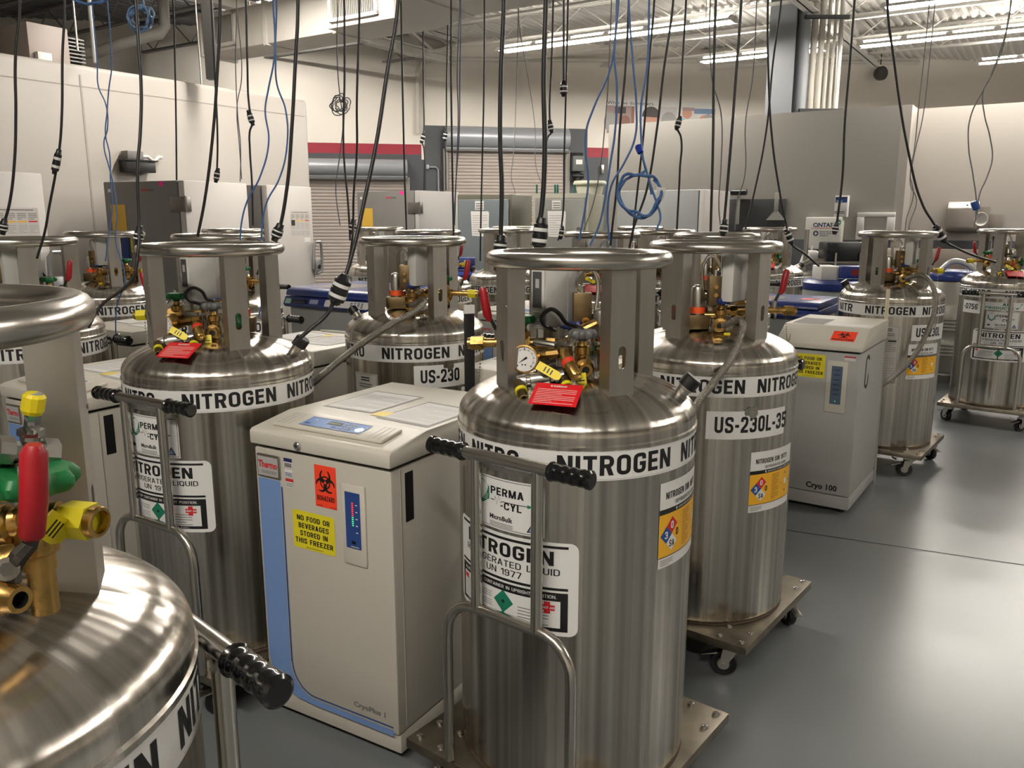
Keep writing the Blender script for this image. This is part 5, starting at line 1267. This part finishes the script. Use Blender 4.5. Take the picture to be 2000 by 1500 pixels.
t, w, h = wallthing('wall_frame', 1674, 1748, 415, 460, 'empty white open frame on the grey partition right of the first-aid cabinet', 'frame')
b = MB(); fr = .1
b.box(-w, w, -.05, -.001, h - .06, h, None, None, .006); b.box(-w, -w + fr, -.05, -.001, 0, h - .06, None, None, .006); b.box(w - fr, w, -.05, -.001, 0, h - .06, None, None, .006); b.box(-w, w, -.05, -.001, -.06, 0.02, None, None, .006); b.build('frame', WHITE, t)
b = MB(); b.box(-w + fr, w - fr, -.012, -.002, .0, h - .05); b.build('back_panel', mat('frame_back', (182, 178, 172), .6), t)
t, w, h = wallthing('towel_dispenser', 1851, 1913, 393, 452, 'grey metal towel dispenser on the pale partition at right', 'dispenser', 13.25)
STG = mat('dispenser_metal', (158, 150, 142), .4, .6)
b = MB(); b.prism([(-.18, 0), (-.20, .05), (-.20, h - .10), (-.12, h), (-.001, h), (-.001, 0)], -w, w, None, None, .02); b.build('cover', STG, t)
b = MB(); b.cyl((.05, -.2, h * .86), (.05, -.21, h * .86), .012, 12); b.build('lock', DARK, t)
t, w, h = wallthing('steel_wall_panel', 1904, 1960, 404, 455, 'stepped steel splash panel on the pale partition beside the towel dispenser', 'panel', 13.25)
b = MB(); b.box(-w, w * .0, -.03, -.001, 0, h, None, None, .003); b.box(0, w, -.03, -.001, 0, h * .72, None, None, .003); b.build('sheet', mat('panel_metal', (146, 138, 130), .4, .6), t)
p = at(1931, 428, 10.9); t = thing('funnel', 'white plastic funnel hung in front of the steel splash panel', 'funnel', p + Vector((.0, .2, 0)), 0)
b = MB(); b.along((0, -.02, 0), (.01, .3, .02), [(.012, .14), (.016, .11), (.022, .09), (.085, 0), (.088, 0), (.088, .006), (.024, .095), (.018, .14)], 28); b.build('cone', WHITE, t, smooth=50)
b = MB(); b.torus((0, -.02, 0), .088, .004, 32, 8, None, (0, 1, 0)); b.build('rim', WHITE, t)
b = MB(); b.cyl((.07, .0, .06), (.11, .35, .09), .006, 8); b.build('peg', ZINC, t)

# stainless sink bench along the partitions
u0, z = onv(1690, 530, 12.0); u1 = 1.6; ZB = .98
SINKM = mat('sink_steel', (150, 142, 132), .38, .8, noise=.05, nscale=6)
t = thing('sink_bench', 'long stainless bench with raised back along the partition at right', 'bench', UV(u0, 12.25, 0), RZ)
L = u1 - u0
b = MB(); b.box(0, 1.95, -.28, .40, ZB - .04, ZB, None, None, .006); b.box(1.95, L, -.28, .95, ZB - .04, ZB, None, None, .006); b.build('top', SINKM, t)
b = MB(); b.box(0, 1.95, .38, .42, ZB, ZB + .30, None, None, .006); b.box(1.98, L, .92, .96, ZB, ZB + .12, None, None, .006); b.build('backsplash', SINKM, t)
b = MB(); b.box(.02, L - .02, -.27, -.25, .35, ZB - .04); b.box(.02, 1.9, -.25, .38, .35, .38); b.build('apron', SINKM, t)
for x in (.05, 1.6, 3.2, L - .05):
    b = MB(); b.cyl((x, -.23, 0), (x, -.23, .96), .022, 10); b.build('leg', ZINC, t)
    b = MB(); b.cyl((x, .32, 0), (x, .32, .96), .022, 10); b.build('leg', ZINC, t)
def bench(px, Y=None): return atz(px, 548, ZB)
p = at(1913, 500, 10.45); s0 = .96
t = thing('steel_tray', 'small steel box on the bench left of the cut-off cylinder', 'box', (p.x, p.y, ZB + .001), RZ); b = MB(); b.box(-.14, .14, -.1, .1, 0, .18, None, None, .006); b.box(-.15, .15, -.11, .11, .17, .19, None, None, .004); b.build('casing', ZINC, t)
b = MB(); b.cyl((.0, -.1, .08), (.0, -.13, .08), .012, 10); b.build('knob', CHROME, t)
def bottle(px, dY, h, r, m, mc, label, spray=False):
    p = at(px, 500, 10.45 + dY); t = thing('bottle', label, 'bottle', (p.x, p.y, ZB), RZ, 'bottles on the bench')
    b = MB(); b.lathe([(0, 0), (r, 0), (r, h * .6), (r * .45, h * .75), (r * .4, h * .85), (0, h * .85)], 20); b.build('body', m, t)
    b = MB()
    if spray: b.box(-.03, .02, -.02, .02, h * .85, h, None, None, .006); b.box(-.07, -.02, -.015, .015, h * .93, h, None, None, .004)
    else: b.cyl((0, 0, h * .84), (0, 0, h), r * .5, 16, None, None, .002)
    b.build('cap', mc, t)
CLEAR = mat('clear_bottle', (170, 170, 168), .15)
bottle(1922, .28, .40, .05, CLEAR, WHITE, 'clear bottle with white cap on the bench, left of the red one')
bottle(1938, .12, .44, .04, mat('red_bottle', (150, 30, 36), .4), WHITE, 'red bottle with white cap on the bench')
bottle(1961, .05, .50, .05, WHITE, WHITE, 'white spray bottle on the bench behind the cut-off cylinder', True)
p = at(1846, 510, 9.0); t = thing('paper_cap', 'white cloth draped over the valve of the ribbed dewar', 'cloth', (q.x + .02, q.y + .12, 1.165), .2)
b = MB(); rnd = random.Random(5); n = 24; vs = [(0, 0, .15)]; rows = 5
for i in range(1, rows + 1):
    for k in range(n): a = 2 * pi * k / n; r = .125 * (i / rows) ** .5 * (1 + .10 * sin(5 * a) * i / rows); vs.append((r * cos(a), r * sin(a), .15 - .15 * (i / rows) ** 2.4 + .02 * sin(4 * a) * i / rows))
fs = [(0, 1 + k, 1 + (k + 1) % n) for k in range(n)] + [(1 + (i - 1) * n + k, 1 + i * n + k, 1 + i * n + (k + 1) % n, 1 + (i - 1) * n + (k + 1) % n) for i in range(1, rows) for k in range(n)]
b._add(vs, fs); b.cyl((0, 0, .14), (0, 0, .20), .012, 8); b.build('cloth', WHITE, t, smooth=60)

# boxes fixed to the cold room wall and small items at left
va, z0 = onu(232, 336, -8.36); vb, z1 = onu(286, 300, -8.36)
t = thing('door_heater_box', 'small black box with a grey cover and a white hose on the cold room wall', 'electrical box', UV(-8.35, (va + vb) / 2, z0), RZ)
w = (vb - va) / 2; h = z1 - z0
b = MB(); b.box(.0, .14, -w, w, 0, h * .6, None, None, .01); b.box(.0, .16, -w * 1.1, w * 1.1, h * .55, h * .62); b.build('tray', RUBBER, t)
b = MB(); b.box(.0, .12, -w * .8, w * .3, h * .62, h * 1.05, None, None, .01); b.build('cover', ULTG, t)
b = MB(); b.tube([(.05, w * .3, h * .8), (.06, w * .8, h * .82), (.06, w * 1.2, h * .6), (.05, w * 1.6, h * .85), (.021, w * 1.9, h * .85)], .02, 10); b.build('hose', WHITE, t)
# green cans and cream tub on top of the steel uprights
for px, lab in ((1049, 'green tube standing on the framed upright, alone at the left'), (1085, 'green tube standing on the framed upright, left of the pair'), (1090, 'green tube standing on the framed upright, right of the pair'), (1123, 'teal tube standing beside the cream tub')):
    p = at(px, 370, 9.95); tb = MB(); tb.cyl((0, 0, 0), (0, 0, .11), .012, 12, None, None, .003); o = tb.build('tube_can', mat('green_can', (22, 92, 74), .4)); o.location = (p.x, p.y + .1, 1.972); tag(o, lab, 'tube', 'tubes on the upright freezer')
p = at(1154, 370, 10.1); t = thing('foam_tub', 'cream lidded tub standing on the framed upright freezer', 'tub', (p.x, p.y + .15, 1.972), 0)
b = MB(); b.lathe([(0, 0), (.15, 0), (.175, .12), (0, .12)], 32); b.build('tub', mat('foam_cream', (206, 206, 188), .6), t); b = MB(); b.lathe([(0, .115), (.2, .115), (.205, .13), (.19, .16), (0, .165)], 32); b.build('lid', mat('foam_cream', (206, 206, 188), .6), t)

# ------------------------------------------------------------------ the nearest cylinder's own fittings
def extra():
    t = cN; inv = Matrix.Rotation(-t.rotation_euler.z, 4, 'Z') @ Matrix.Translation(-t.location)
    def pt(px, py, Y): return inv @ at(px, py, Y)
    Y = .80; k = .80
    b = MB(); p, q = pt(-8, 880, Y), pt(108, 888, Y + .04)
    b.along(p, q, [(0, 0), (.016, 0), (.016, .014), (.011, .016), (.013, .038), (.0175, .042), (.0175, (q - p).length), (.010, (q - p).length), (.010, (q - p).length - .01), (0, (q - p).length - .01)], 8, ZINC)
    m = pt(58, 880, Y + .03); b.cyl(m, pt(60, 842, Y + .03), .010, 8, ZINC); b.cyl(pt(60, 850, Y + .03), pt(60, 838, Y + .03), .013, 6, CHROME); b.cyl(m, pt(60, 930, Y + .03), .016, 10, ZINC)
    v = b.build('ball_valve', None, t)
    b = MB(); b.tube([pt(62, 838, Y + .02), pt(64, 820, Y + .01), pt(66, 790, Y), pt(68, 768, Y)], .008, 8, CHROME); b.build('lever_arm', None, v)
    b = MB(); p0, p1 = pt(62, 808, Y), pt(68, 768, Y); b.tube([p0, p0.lerp(p1, .2), p0.lerp(p1, .85), p1], [.009, .0110, .0110, .008], 12, YTAG); b.build('lever_sleeve', None, v, None)['label'] = 'yellow lever sleeve'
    # big green handwheel, brass body and elbows
    b = MB(); c = pt(60, 945, Y); b.cyl(c + Vector((0, 0, .01)), c - Vector((0, 0, .08)), .011, 12, BRASS); b.along(c - Vector((0, 0, .022)), c - Vector((0, 0, .2)), [(0, 0), (.016, 0), (.021, .008), (.021, .05), (.016, .053), (.016, .07), (0, .07)], 16, BRASS)
    p, q = pt(-60, 1035, Y - .01), pt(118, 1008, Y); b.along(p, q, [(0, 0), (.021, 0), (.021, .04), (.016, .044), (.016, (q - p).length), (0, (q - p).length)], 14, BRASS)
    p, q = pt(-50, 945, Y + .08), pt(20, 955, Y + .05); b.cyl(p, q, .016, 8, BRASS)
    b.cyl(c - Vector((0, 0, .07)), c - Vector((0, 0, .14)), .014, 12, BRASS)
    v = b.build('valve', None, t); v['label'] = 'brass outlet valve'
    b = MB(); wheelshape(b, c + Vector((0, 0, .006)), (0, 0, 1), .042, None, .024, 9); b.build('handwheel', GREENW, v)['label'] = 'large green handwheel'
    b = MB(); c2 = c + Vector((0, 0, .0)); b.cyl(c2 + Vector((0, 0, .010)), c2 + Vector((0, 0, .022)), .014, 6, CHROME); b.build('wheel_nut', None, v)
    b = MB(); p, q = pt(116, 1012, Y), pt(197, 1020, Y - .01); L = (q - p).length
    b.along(p, q, [(0, 0), (.014, 0), (.014, .007)], 14, BRASS); b.along(p, q, [(0, .005), (.018, .006), (.0195, .009), (.0195, L - .010), (.0, L - .010)], 6, YEL); b.along(p, q, [(.0165, L - .012), (.0165, L - .002), (.015, L), (.012, L), (.012, L - .014), (0, L - .014)], 20, BRASS)
    o = b.build('outlet_cap', None, t); o['label'] = 'yellow hex cap on the brass outlet'
    b = MB(); ytag(b, pt(82, 1018, Y - .05), Vector((.4, -.45, -.5)), .028, pt(90, 1040, Y - .4) - pt(90, 1040, Y), .044); o = b.build('valve_tag', None, t); o['label'] = 'yellow tag by the outlet'
    # red lever with bent black shank
    b = MB(); Yr = .735; pts = [pt(66, 868, Yr), pt(66, 885, Yr), pt(66, 980, Yr), pt(62, 1045, Yr), pt(62, 1052, Yr)]; b.tube(pts, [.007, .0120, .0125, .0115, .009], 14); o = b.build('lever', REDL, t, 60); o['label'] = 'red lever'
    b = MB(); b.tube([pt(62, 1045, Yr), pt(58, 1065, Yr), pt(38, 1085, Yr - .01), pt(22, 1110, Yr - .01), pt(22, 1140, Yr - .015)], [.008, .008, .009, .009, .009], 8); b.build('lever_shank', mat('dark_steel', (70, 66, 60), .4, .8), o)
    b = MB(); p, q = pt(12, 1112, Yr), pt(14, 1112, Yr - .03); b.cyl(p, q, .007, 6, CHROME); b.cyl(p, q.lerp(p, .3), .011, 14, ZINC); b.build('lever_bolt', None, o)
    b = MB(); p, q = pt(-60, 1150, Yr), pt(40, 1172, Yr - .03); L = (q - p).length
    b.along(p, q, [(0, 0), (.021, 0), (.021, L * .45), (.018, L * .48), (.018, L * .6), (.016, L * .63), (.018, L * .7), (.014, L * .82), (.0125, L), (.008, L)], 16, BRASS); b.along(p, q, [(.008, L * 1.0), (.008, L * .8), (0, L * .8)], 16, DARK)
    b.along(p, q, [(0, -.08), (.016, -.08), (.016, .0)], 12, BRONZE)
    o = b.build('hose_nozzle', None, t); o['label'] = 'brass nozzle pointing right'
extra()

# ------------------------------------------------------------------ braided transfer hoses
def hose(pts, r, label):
    P3 = [Vector(p) for p in pts]; cu = bez('braided_hose', P3, r, mat('braid', (140, 135, 126), .35, .95, noise=.45, nscale=260, bump=.6)); return tag(cu, label, 'hose', 'braided transfer hoses')
def bez(name, P3, r, m, parent=None):
    cu = bpy.data.curves.new(name, 'CURVE'); cu.dimensions = '3D'; cu.bevel_depth = r; cu.bevel_resolution = 3; cu.resolution_u = 8; cu.use_fill_caps = True
    sp = cu.splines.new('BEZIER'); sp.bezier_points.add(len(P3) - 1)
    for b_, p in zip(sp.bezier_points, P3): b_.co = p; b_.handle_left_type = b_.handle_right_type = 'AUTO'
    o = link('bez', cu); dg = bpy.context.evaluated_depsgraph_get(); me = bpy.data.meshes.new_from_object(o.evaluated_get(dg)); me.name = name
    bpy.data.objects.remove(o); bpy.data.curves.remove(cu); me.materials.clear(); me.materials.append(m); me.shade_smooth(); return link(name, me, parent)
def wl(c, dx, dy, z): v = Matrix.Rotation(c.rotation_euler.z, 3, 'Z') @ W(dx, dy, 0); return Vector((c.location.x + v.x, c.location.y + v.y, z))
p0 = wl(cB, -.005, .17, 1.30)
hose([p0, at(1448, 628, p0.y - .08), at(1446, 660, p0.y - .12), at(1425, 705, 2.86), at(1395, 745, 2.80), at(1358, 795, 2.74), at(1335, 850, 2.66), at(1345, 930, 2.6)], .0135, 'braided steel hose hanging from the peeling-sticker cylinder, running down behind the front one')
p0 = wl(cD, -.005, .17, 1.30)
hose([p0, at(828, 588, 3.66), at(812, 606, 3.60), at(760, 636, 3.52), at(700, 676, 3.45), at(650, 715, 3.36), at(612, 748, 3.3), at(560, 800, 3.35)], .0145, 'braided steel hose crossing down left over the dome behind the blue-striped freezer')
p0 = wl(cR, -.005, .17, 1.30)
hose([p0, at(1800, 538, 5.35), at(1822, 560, 5.25), at(1826, 600, 5.22), at(1810, 650, 5.2), at(1780, 702, 5.2), at(1742, 738, 5.2), at(1712, 758, 5.15)], .0155, 'braided steel hose looping down in front of the cylinder at the right')
t = thing('dip_rod', 'thin pale measuring rod leaning between the plain cream freezer and the right cylinder', 'rod', atz(1707, 944, 0.003), 0)
b = MB(); e = at(1735, 565, 5.05) - t.location; b.cyl((0, 0, 0), e * .82, .008, 8, ZINC); b.cyl(e * .82, e, .012, 8, mat('rod_tip', (210, 200, 170), .5)); b.build('rod', None, t)
# ------------------------------------------------------------------ cords and network cables hanging from the roof
ROOF = 4.8
def cord(pts, Y, r, m, label, plugs=(), kind='power_cord', top=True, rp=None):
    """pts: pixels along the cord, top first; Y: distance of the hanging cord (one number, or top and bottom)"""
    n = len(pts); ys = [Y] * n if not isinstance(Y, (tuple, list)) else [Y[0] + (Y[1] - Y[0]) * i / (n - 1) for i in range(n)]
    P3 = [at(x, y, yy) for (x, y), yy in zip(pts, ys)]
    if top: P3 = [Vector((P3[0].x, P3[0].y, ROOF)), Vector((P3[0].x, P3[0].y, (ROOF + P3[0].z) / 2))] + P3
    o = bez(kind, P3, r * .7, m); tag(o, label, 'power cord' if kind == 'power_cord' else 'network cable', 'power cords hanging from the roof' if kind == 'power_cord' else 'network cables hanging from the roof')
    for (x0, y0, x1, y1, yy) in plugs:
        a, c = at(x0, y0, yy), at(x1, y1, yy); L = (c - a).length; R = rp or max(.012, r * 2.0); b = MB()
        b.along(a, c, [(0, -.02), (r * 1.3, -.018), (R * .8, 0), (R, .004), (R, L * .45), (R * 1.06, L * .46), (R * 1.06, L * .62), (R, L * .63), (R, L - .004), (R * .7, L), (r * 1.2, L + .014), (0, L + .014)], 14, RUBBER)
        q = b.build('plug', None, o); b = MB(); b.along(a, c, [(R * 1.07, L * .20), (R * 1.08, L * .21), (R * 1.08, L * .34), (R * 1.07, L * .35)], 14, WHITE); b.along(a, c, [(R * 1.07, L * .66), (R * 1.08, L * .67), (R * 1.08, L * .80), (R * 1.07, L * .81)], 14, WHITE); b.build('tape', WHITE, q)
    return o
K = CORD
cord([(38, 0), (30, 120), (31, 220), (28, 320), (18, 400), (8, 436)], 3.4, .008, K, 'thick black cord at the left edge, ending in a plug', [(8, 436, 6, 452, 3.4)])
cord([(126, 0), (122, 110), (121, 220), (116, 292), (108, 342), (96, 405), (87, 455), (72, 505)], 3.6, .0075, K, 'black cord with a mid-way connector, second from the left edge', [(114, 300, 107, 334, 3.6)])
cord([(265, 0), (269, 60), (276, 180), (274, 260), (269, 330), (272, 450), (270, 490), (258, 545), (195, 600), (172, 640)], (2.75, 2.6), .0075, K, 'thick black cord left of the handled cylinder ring, its connector at ring height', [(272, 452, 270, 470, 2.68)])
cord([(338, 0), (342, 130), (344, 250), (345, 352)], 6.2, .009, K, 'straight black cord in front of the cold room, ending at the white upright freezer')
cord([(430, 0), (424, 150), (416, 260), (400, 390), (386, 462)], 3.7, .0095, K, 'thick black cord running down behind the handled cylinder ring at left')
cord([(412, 0), (420, 150), (425, 280), (424, 330)], 4.9, .008, K, 'black cord with a plug hanging free above the grey-sided freezer', [(425, 334, 422, 352, 4.9)])
cord([(480, 0), (483, 120), (487, 210), (493, 240), (488, 256), (488, 290), (492, 355), (494, 440)], 4.6, .008, K, 'black cord with an elbow plug in front of the cold room', [(487, 222, 493, 240, 4.6)])
cord([(582, 0), (576, 140), (570, 250), (560, 370), (543, 455), (537, 466)], 3.05, .0095, K, 'thick black cord falling to the right side of the handled ring', [(545, 446, 538, 464, 3.05)])
cord([(672, 0), (673, 150), (671, 290), (680, 400), (684, 470)], 5.2, .009, K, 'black cord left of centre passing the grey coil')
cord([(702, 0), (697, 200), (697, 300), (691, 380), (690, 432), (688, 470), (680, 520), (672, 548)], (4.2, 3.4), .008, K, 'black cord with small plugs joining the big connector', [(690, 436, 688, 452, 3.8)])
cord([(778, 0), (755, 150), (735, 280), (712, 390), (692, 480), (672, 545), (652, 588), (640, 612), (600, 648), (572, 672)], (3.1, 2.8), .0105, K, 'thickest slanting black cord with a black and white connector left of centre', [(672, 545, 655, 588, 2.9)], rp=.03)
cord([(783, 0), (786, 160), (790, 330), (794, 450)], 6.4, .010, K, 'straight black cord in front of the yellow-sheet freezer')
cord([(826, 52), (827, 180), (827, 262), (824, 275), (828, 290), (828, 372)], 11.6, .014, K, 'far black cord with a plug by the dark door surround, left one', [(828, 262, 823, 278, 11.6)])
cord([(874, 52), (872, 180), (871, 260), (869, 275), (870, 300), (871, 372)], 11.4, .014, K, 'far black cord with a plug in front of the tall dock door hood', [(871, 258, 868, 274, 11.4)])
cord([(881, 0), (881, 140), (883, 300), (886, 460)], 5.4, .009, K, 'straight black cord crossing the left end of the tall dock door')
cord([(946, 40), (945, 180), (942, 310), (939, 440), (938, 510)], 7.2, .010, K, 'thin straight black cord over the middle of the dock door')
cord([(984, 0), (978, 160), (977, 280), (980, 360), (978, 470)], 2.75, .0105, K, 'thick black cord falling to the left side of the front ring', [(978, 470, 975, 500, 2.75)])
cord([(1066, 0), (1062, 160), (1064, 300), (1059, 400), (1055, 432), (1051, 500)], 2.72, .0115, K, 'thickest upright cord with a fat black and white connector above the front ring', [(1057, 436, 1052, 482, 2.72)], rp=.024)
cord([(1080, 18), (1077, 130), (1074, 238), (1077, 258), (1070, 268), (1066, 320)], 5.5, .009, K, 'black cord with an elbow plug and a curled strap end', [(1074, 240, 1077, 256, 5.5)])
cord([(1101, 0), (1101, 90), (1101, 162)], 5.0, .009, K, 'short black cord ending in a white plug high up', [(1101, 164, 1101, 184, 5.0)], rp=.022)
cord([(1109, 14), (1106, 150), (1102, 300), (1097, 440), (1090, 470)], 6.6, .010, K, 'black cord ending in a plug beside the framed upright freezer', [(1098, 446, 1095, 464, 6.6)])
cord([(1228, 0), (1222, 130), (1210, 260), (1205, 360), (1196, 442), (1192, 480)], 4.6, .009, K, 'black cord left of the coiled blue cable')
cord([(1278, 0), (1268, 120), (1258, 250), (1243, 390), (1234, 470)], 5.1, .009, K, 'black cord passing behind the coiled blue cable')
cord([(1315, 0), (1296, 140), (1282, 260), (1262, 375), (1238, 445), (1228, 490)], 4.8, .0095, K, 'slanting black cord right of the coiled blue cable')
cord([(1340, 0), (1333, 120), (1326, 232), (1323, 250), (1330, 268), (1328, 330), (1322, 448)], 5.8, .010, K, 'black cord with a white-banded elbow plug before the grey partition', [(1327, 232, 1322, 250, 5.8)])
cord([(1398, 0), (1394, 150), (1393, 260), (1388, 452)], 4.2, .0095, K, 'black cord ending at the ring behind the peeling-sticker cylinder, left one')
cord([(1448, 0), (1436, 170), (1426, 300), (1413, 450)], 4.1, .0095, K, 'black cord ending at the ring behind the peeling-sticker cylinder, right one', [(1415, 436, 1412, 456, 4.1)])
cord([(1500, 0), (1501, 150), (1508, 270), (1522, 370), (1536, 440), (1545, 475), (1572, 496), (1600, 520)], 6.0, .011, K, 'black cord swinging right to the stainless vessel', [(1537, 452, 1546, 474, 6.0)])
cord([(1526, 0), (1510, 120), (1496, 260), (1470, 390), (1456, 448)], 6.2, .010, K, 'slanting black cord in front of the column')
cord([(1669, 0), (1660, 120), (1650, 240), (1645, 350), (1634, 440)], 5.6, .011, K, 'black cord over the first-aid cabinet', [(1633, 440, 1630, 454, 5.6)])
cord([(1733, 0), (1745, 110), (1775, 300), (1802, 400), (1826, 440), (1845, 470), (1872, 486), (1905, 500), (1945, 512)], 5.9, .012, K, 'black cord swinging right past the right cylinder ring', [(1828, 444, 1844, 470, 5.9)], rp=.026)
G = NETG
cord([(190, 128), (192, 168), (207, 205), (210, 250), (203, 280), (214, 330), (224, 372), (228, 420), (226, 470), (244, 545), (228, 600), (226, 660)], 4.4, .0048, NETB, 'blue cable over the cold room wall, left one of the twisted pair', (), 'network_cable')
cord([(218, 132), (213, 170), (209, 220), (206, 262), (214, 300), (216, 350), (219, 410), (212, 460), (206, 510)], 4.5, .0048, NETB, 'blue cable over the cold room wall, right one of the twisted pair', (), 'network_cable')
cord([(533, 0), (536, 110), (524, 175), (518, 215), (525, 275), (508, 345), (482, 395), (471, 440), (469, 470)], 4.0, .006, NETB, 'blue cable left of the two that part in front of the cold room', (), 'network_cable')
cord([(540, 0), (538, 110), (541, 165), (558, 215), (560, 290), (545, 350), (521, 395), (512, 440), (511, 480), (520, 540), (505, 620)], 4.05, .006, NETB, 'blue cable right of the two that part in front of the cold room', (), 'network_cable')
cord([(462, 0), (460, 120), (464, 220), (470, 290), (469, 355)], 6.0, .005, G, 'thin grey cable in front of the cold room, left one', (), 'network_cable')
cord([(463, 20), (472, 150), (463, 210), (468, 290), (472, 350)], 6.1, .005, G, 'thin grey cable in front of the cold room, right one', (), 'network_cable')
cord([(660, 0), (658, 90), (664, 190), (670, 230), (664, 300), (656, 370), (664, 440)], 6.6, .006, G, 'thin grey cable holding the small grey coil', (), 'network_cable')
cord([(898, 0), (893, 150), (895, 220), (892, 320), (886, 440)], 7.0, .007, mat('slate_cable', (92, 98, 116), .5), 'slate grey cable left one before the tall dock door', (), 'network_cable')
cord([(900, 0), (898, 160), (897, 260), (891, 350), (888, 440)], 7.1, .007, mat('slate_cable', (92, 98, 116), .5), 'slate grey cable right one before the tall dock door', (), 'network_cable')
cord([(1012, 30), (1008, 190), (1003, 300), (999, 350), (1006, 380), (990, 430), (991, 470)], 10.6, .007, G, 'thin grey cable waving before the dock door', (), 'network_cable')
cord([(1014, 50), (1026, 120), (1045, 250), (1048, 330), (1068, 380), (1082, 410), (1096, 450)], 10.7, .007, G, 'thin grey cable slanting right before the dock door', (), 'network_cable')
cord([(1205, 0), (1199, 100), (1190, 140), (1160, 210), (1145, 255), (1144, 300), (1149, 350), (1142, 410), (1131, 470)], 4.3, .0075, NETB, 'blue cable bowing furthest left of the bundle right of centre', (), 'network_cable')
cord([(1208, 0), (1200, 110), (1205, 170), (1201, 260), (1192, 320), (1182, 385), (1170, 440), (1152, 480)], 4.2, .0075, NETB, 'blue cable second from left of the bundle right of centre', (), 'network_cable')
cord([(1228, 0), (1236, 120), (1243, 210), (1240, 270), (1218, 320), (1195, 360), (1187, 410), (1190, 470)], 4.25, .0075, NETB, 'blue cable third from left of the bundle right of centre', (), 'network_cable')
cord([(1268, 0), (1264, 130), (1252, 210), (1252, 262), (1258, 320), (1268, 352), (1272, 380)], 4.22, .0075, NETB, 'blue cable feeding the big blue coil', (), 'network_cable')
cord([(1190, 120), (1182, 240), (1172, 330), (1158, 400), (1140, 450)], 5.0, .005, G, 'thin grey cable behind the blue bundle', (), 'network_cable')
cord([(1390, 150), (1408, 220), (1408, 330), (1404, 400), (1408, 450)], 5.2, .0055, G, 'thin grey cable left of the column', (), 'network_cable')
cord([(1478, 0), (1470, 150), (1456, 240), (1455, 340), (1440, 395), (1435, 450)], 6.4, .006, G, 'thin grey cable curving before the black pegboard', (), 'network_cable')
cord([(1805, 110), (1795, 200), (1786, 290), (1778, 340), (1784, 380), (1770, 430), (1768, 470)], 7.2, .006, G, 'thin grey cable beside the white trim at right, left one', (), 'network_cable')
cord([(1815, 120), (1802, 230), (1784, 310), (1778, 360), (1790, 390), (1776, 440), (1774, 470)], 7.3, .006, G, 'thin grey cable beside the white trim at right, right one', (), 'network_cable')
a = cord([(1962, 80), (1940, 140), (1918, 180), (1895, 230), (1892, 290), (1900, 340), (1907, 400), (1902, 450)], 7.6, .008, G, 'grey cable forming the left half of the loop by the towel dispenser', (), 'network_cable')
cord([(1965, 60), (1936, 145), (1920, 180), (1922, 220), (1934, 270), (1938, 310), (1928, 345), (1913, 380), (1908, 420)], 7.65, .008, G, 'grey cable forming the right half of the loop by the towel dispenser', (), 'network_cable')
b = MB(); b.along(at(1902, 393, 7.6), at(1909, 413, 7.6), [(0, 0), (.03, 0), (.035, .02), (.03, .08), (0, .09)], 10, BLUEP); b.along(at(1899, 396, 7.6), at(1909, 402, 7.6), [(0, 0), (.025, 0), (.025, .05), (0, .05)], 8, RUBBER); b.build('connector', None, a)
# coils of spare cable tied up on a cable
def coil(cx, cy, rx, ry, Y, r, m, label, turns=4, jit=.12, tail=True, seed=1):
    rnd = random.Random(seed); pts = []; n = turns * 14
    for i in range(n):
        a = 2 * pi * i / 14 + 1.3; k = 1 + rnd.uniform(-jit, jit) * .5 + (i // 14) * jit * .25 * (-1) ** (i // 14)
        pts.append(at(cx + rx * k * cos(a) + (i // 14) * jit * rx * .2, cy - ry * k * sin(a), Y + rnd.uniform(-.03, .03)))
    if tail: pts = [Vector((pts[0].x, pts[0].y, DECKZ + .02)), at(cx + rx * .3, cy - ry * 2.2, Y)] + pts
    o = bez('coiled_cord', pts, r, m); return tag(o, label, 'cable coil', 'coils of spare cable')
o = coil(1250, 378, 42, 42, 4.2, .0078, NETB, 'big loose coil of blue cable in front of the grey partition', 2, .3, False, 2)
b = MB(); b.along(at(1246, 285, 4.22), at(1252, 300, 4.2), [(0, 0), (.016, 0), (.018, .01), (.016, .04), (0, .042)], 8, mat('blue_plug', (34, 52, 160), .4)); b.build('connector', None, o)
b = MB(); p = at(1290, 378, 4.2); b.box(-.022, .022, -.002, .002, -.03, .03, WHITE, Matrix.Translation(p) @ Matrix.Rotation(.15, 4, 'Y')); b.build('paper_tag', None, o)
cord([(1252, 300), (1262, 330), (1270, 360), (1282, 395), (1290, 425), (1282, 450)], 4.19, .0075, NETB, 'blue cable tail crossing the big blue coil', (), 'network_cable', False)
coil(271, 36, 20, 22, 4.4, .005, mat('pale_blue_cable', (110, 140, 176), .5), 'coil of pale blue cable high up at left', 5, .25, True, 4)
coil(661, 205, 14, 14, 6.6, .0042, G, 'small coil of grey cable in front of the far cream wall', 6, .35, False, 5)
coil(176, -22, 42, 30, 4.0, .006, NETB, 'blue cable loop cut by the top edge at left', 2, .1, True, 6)
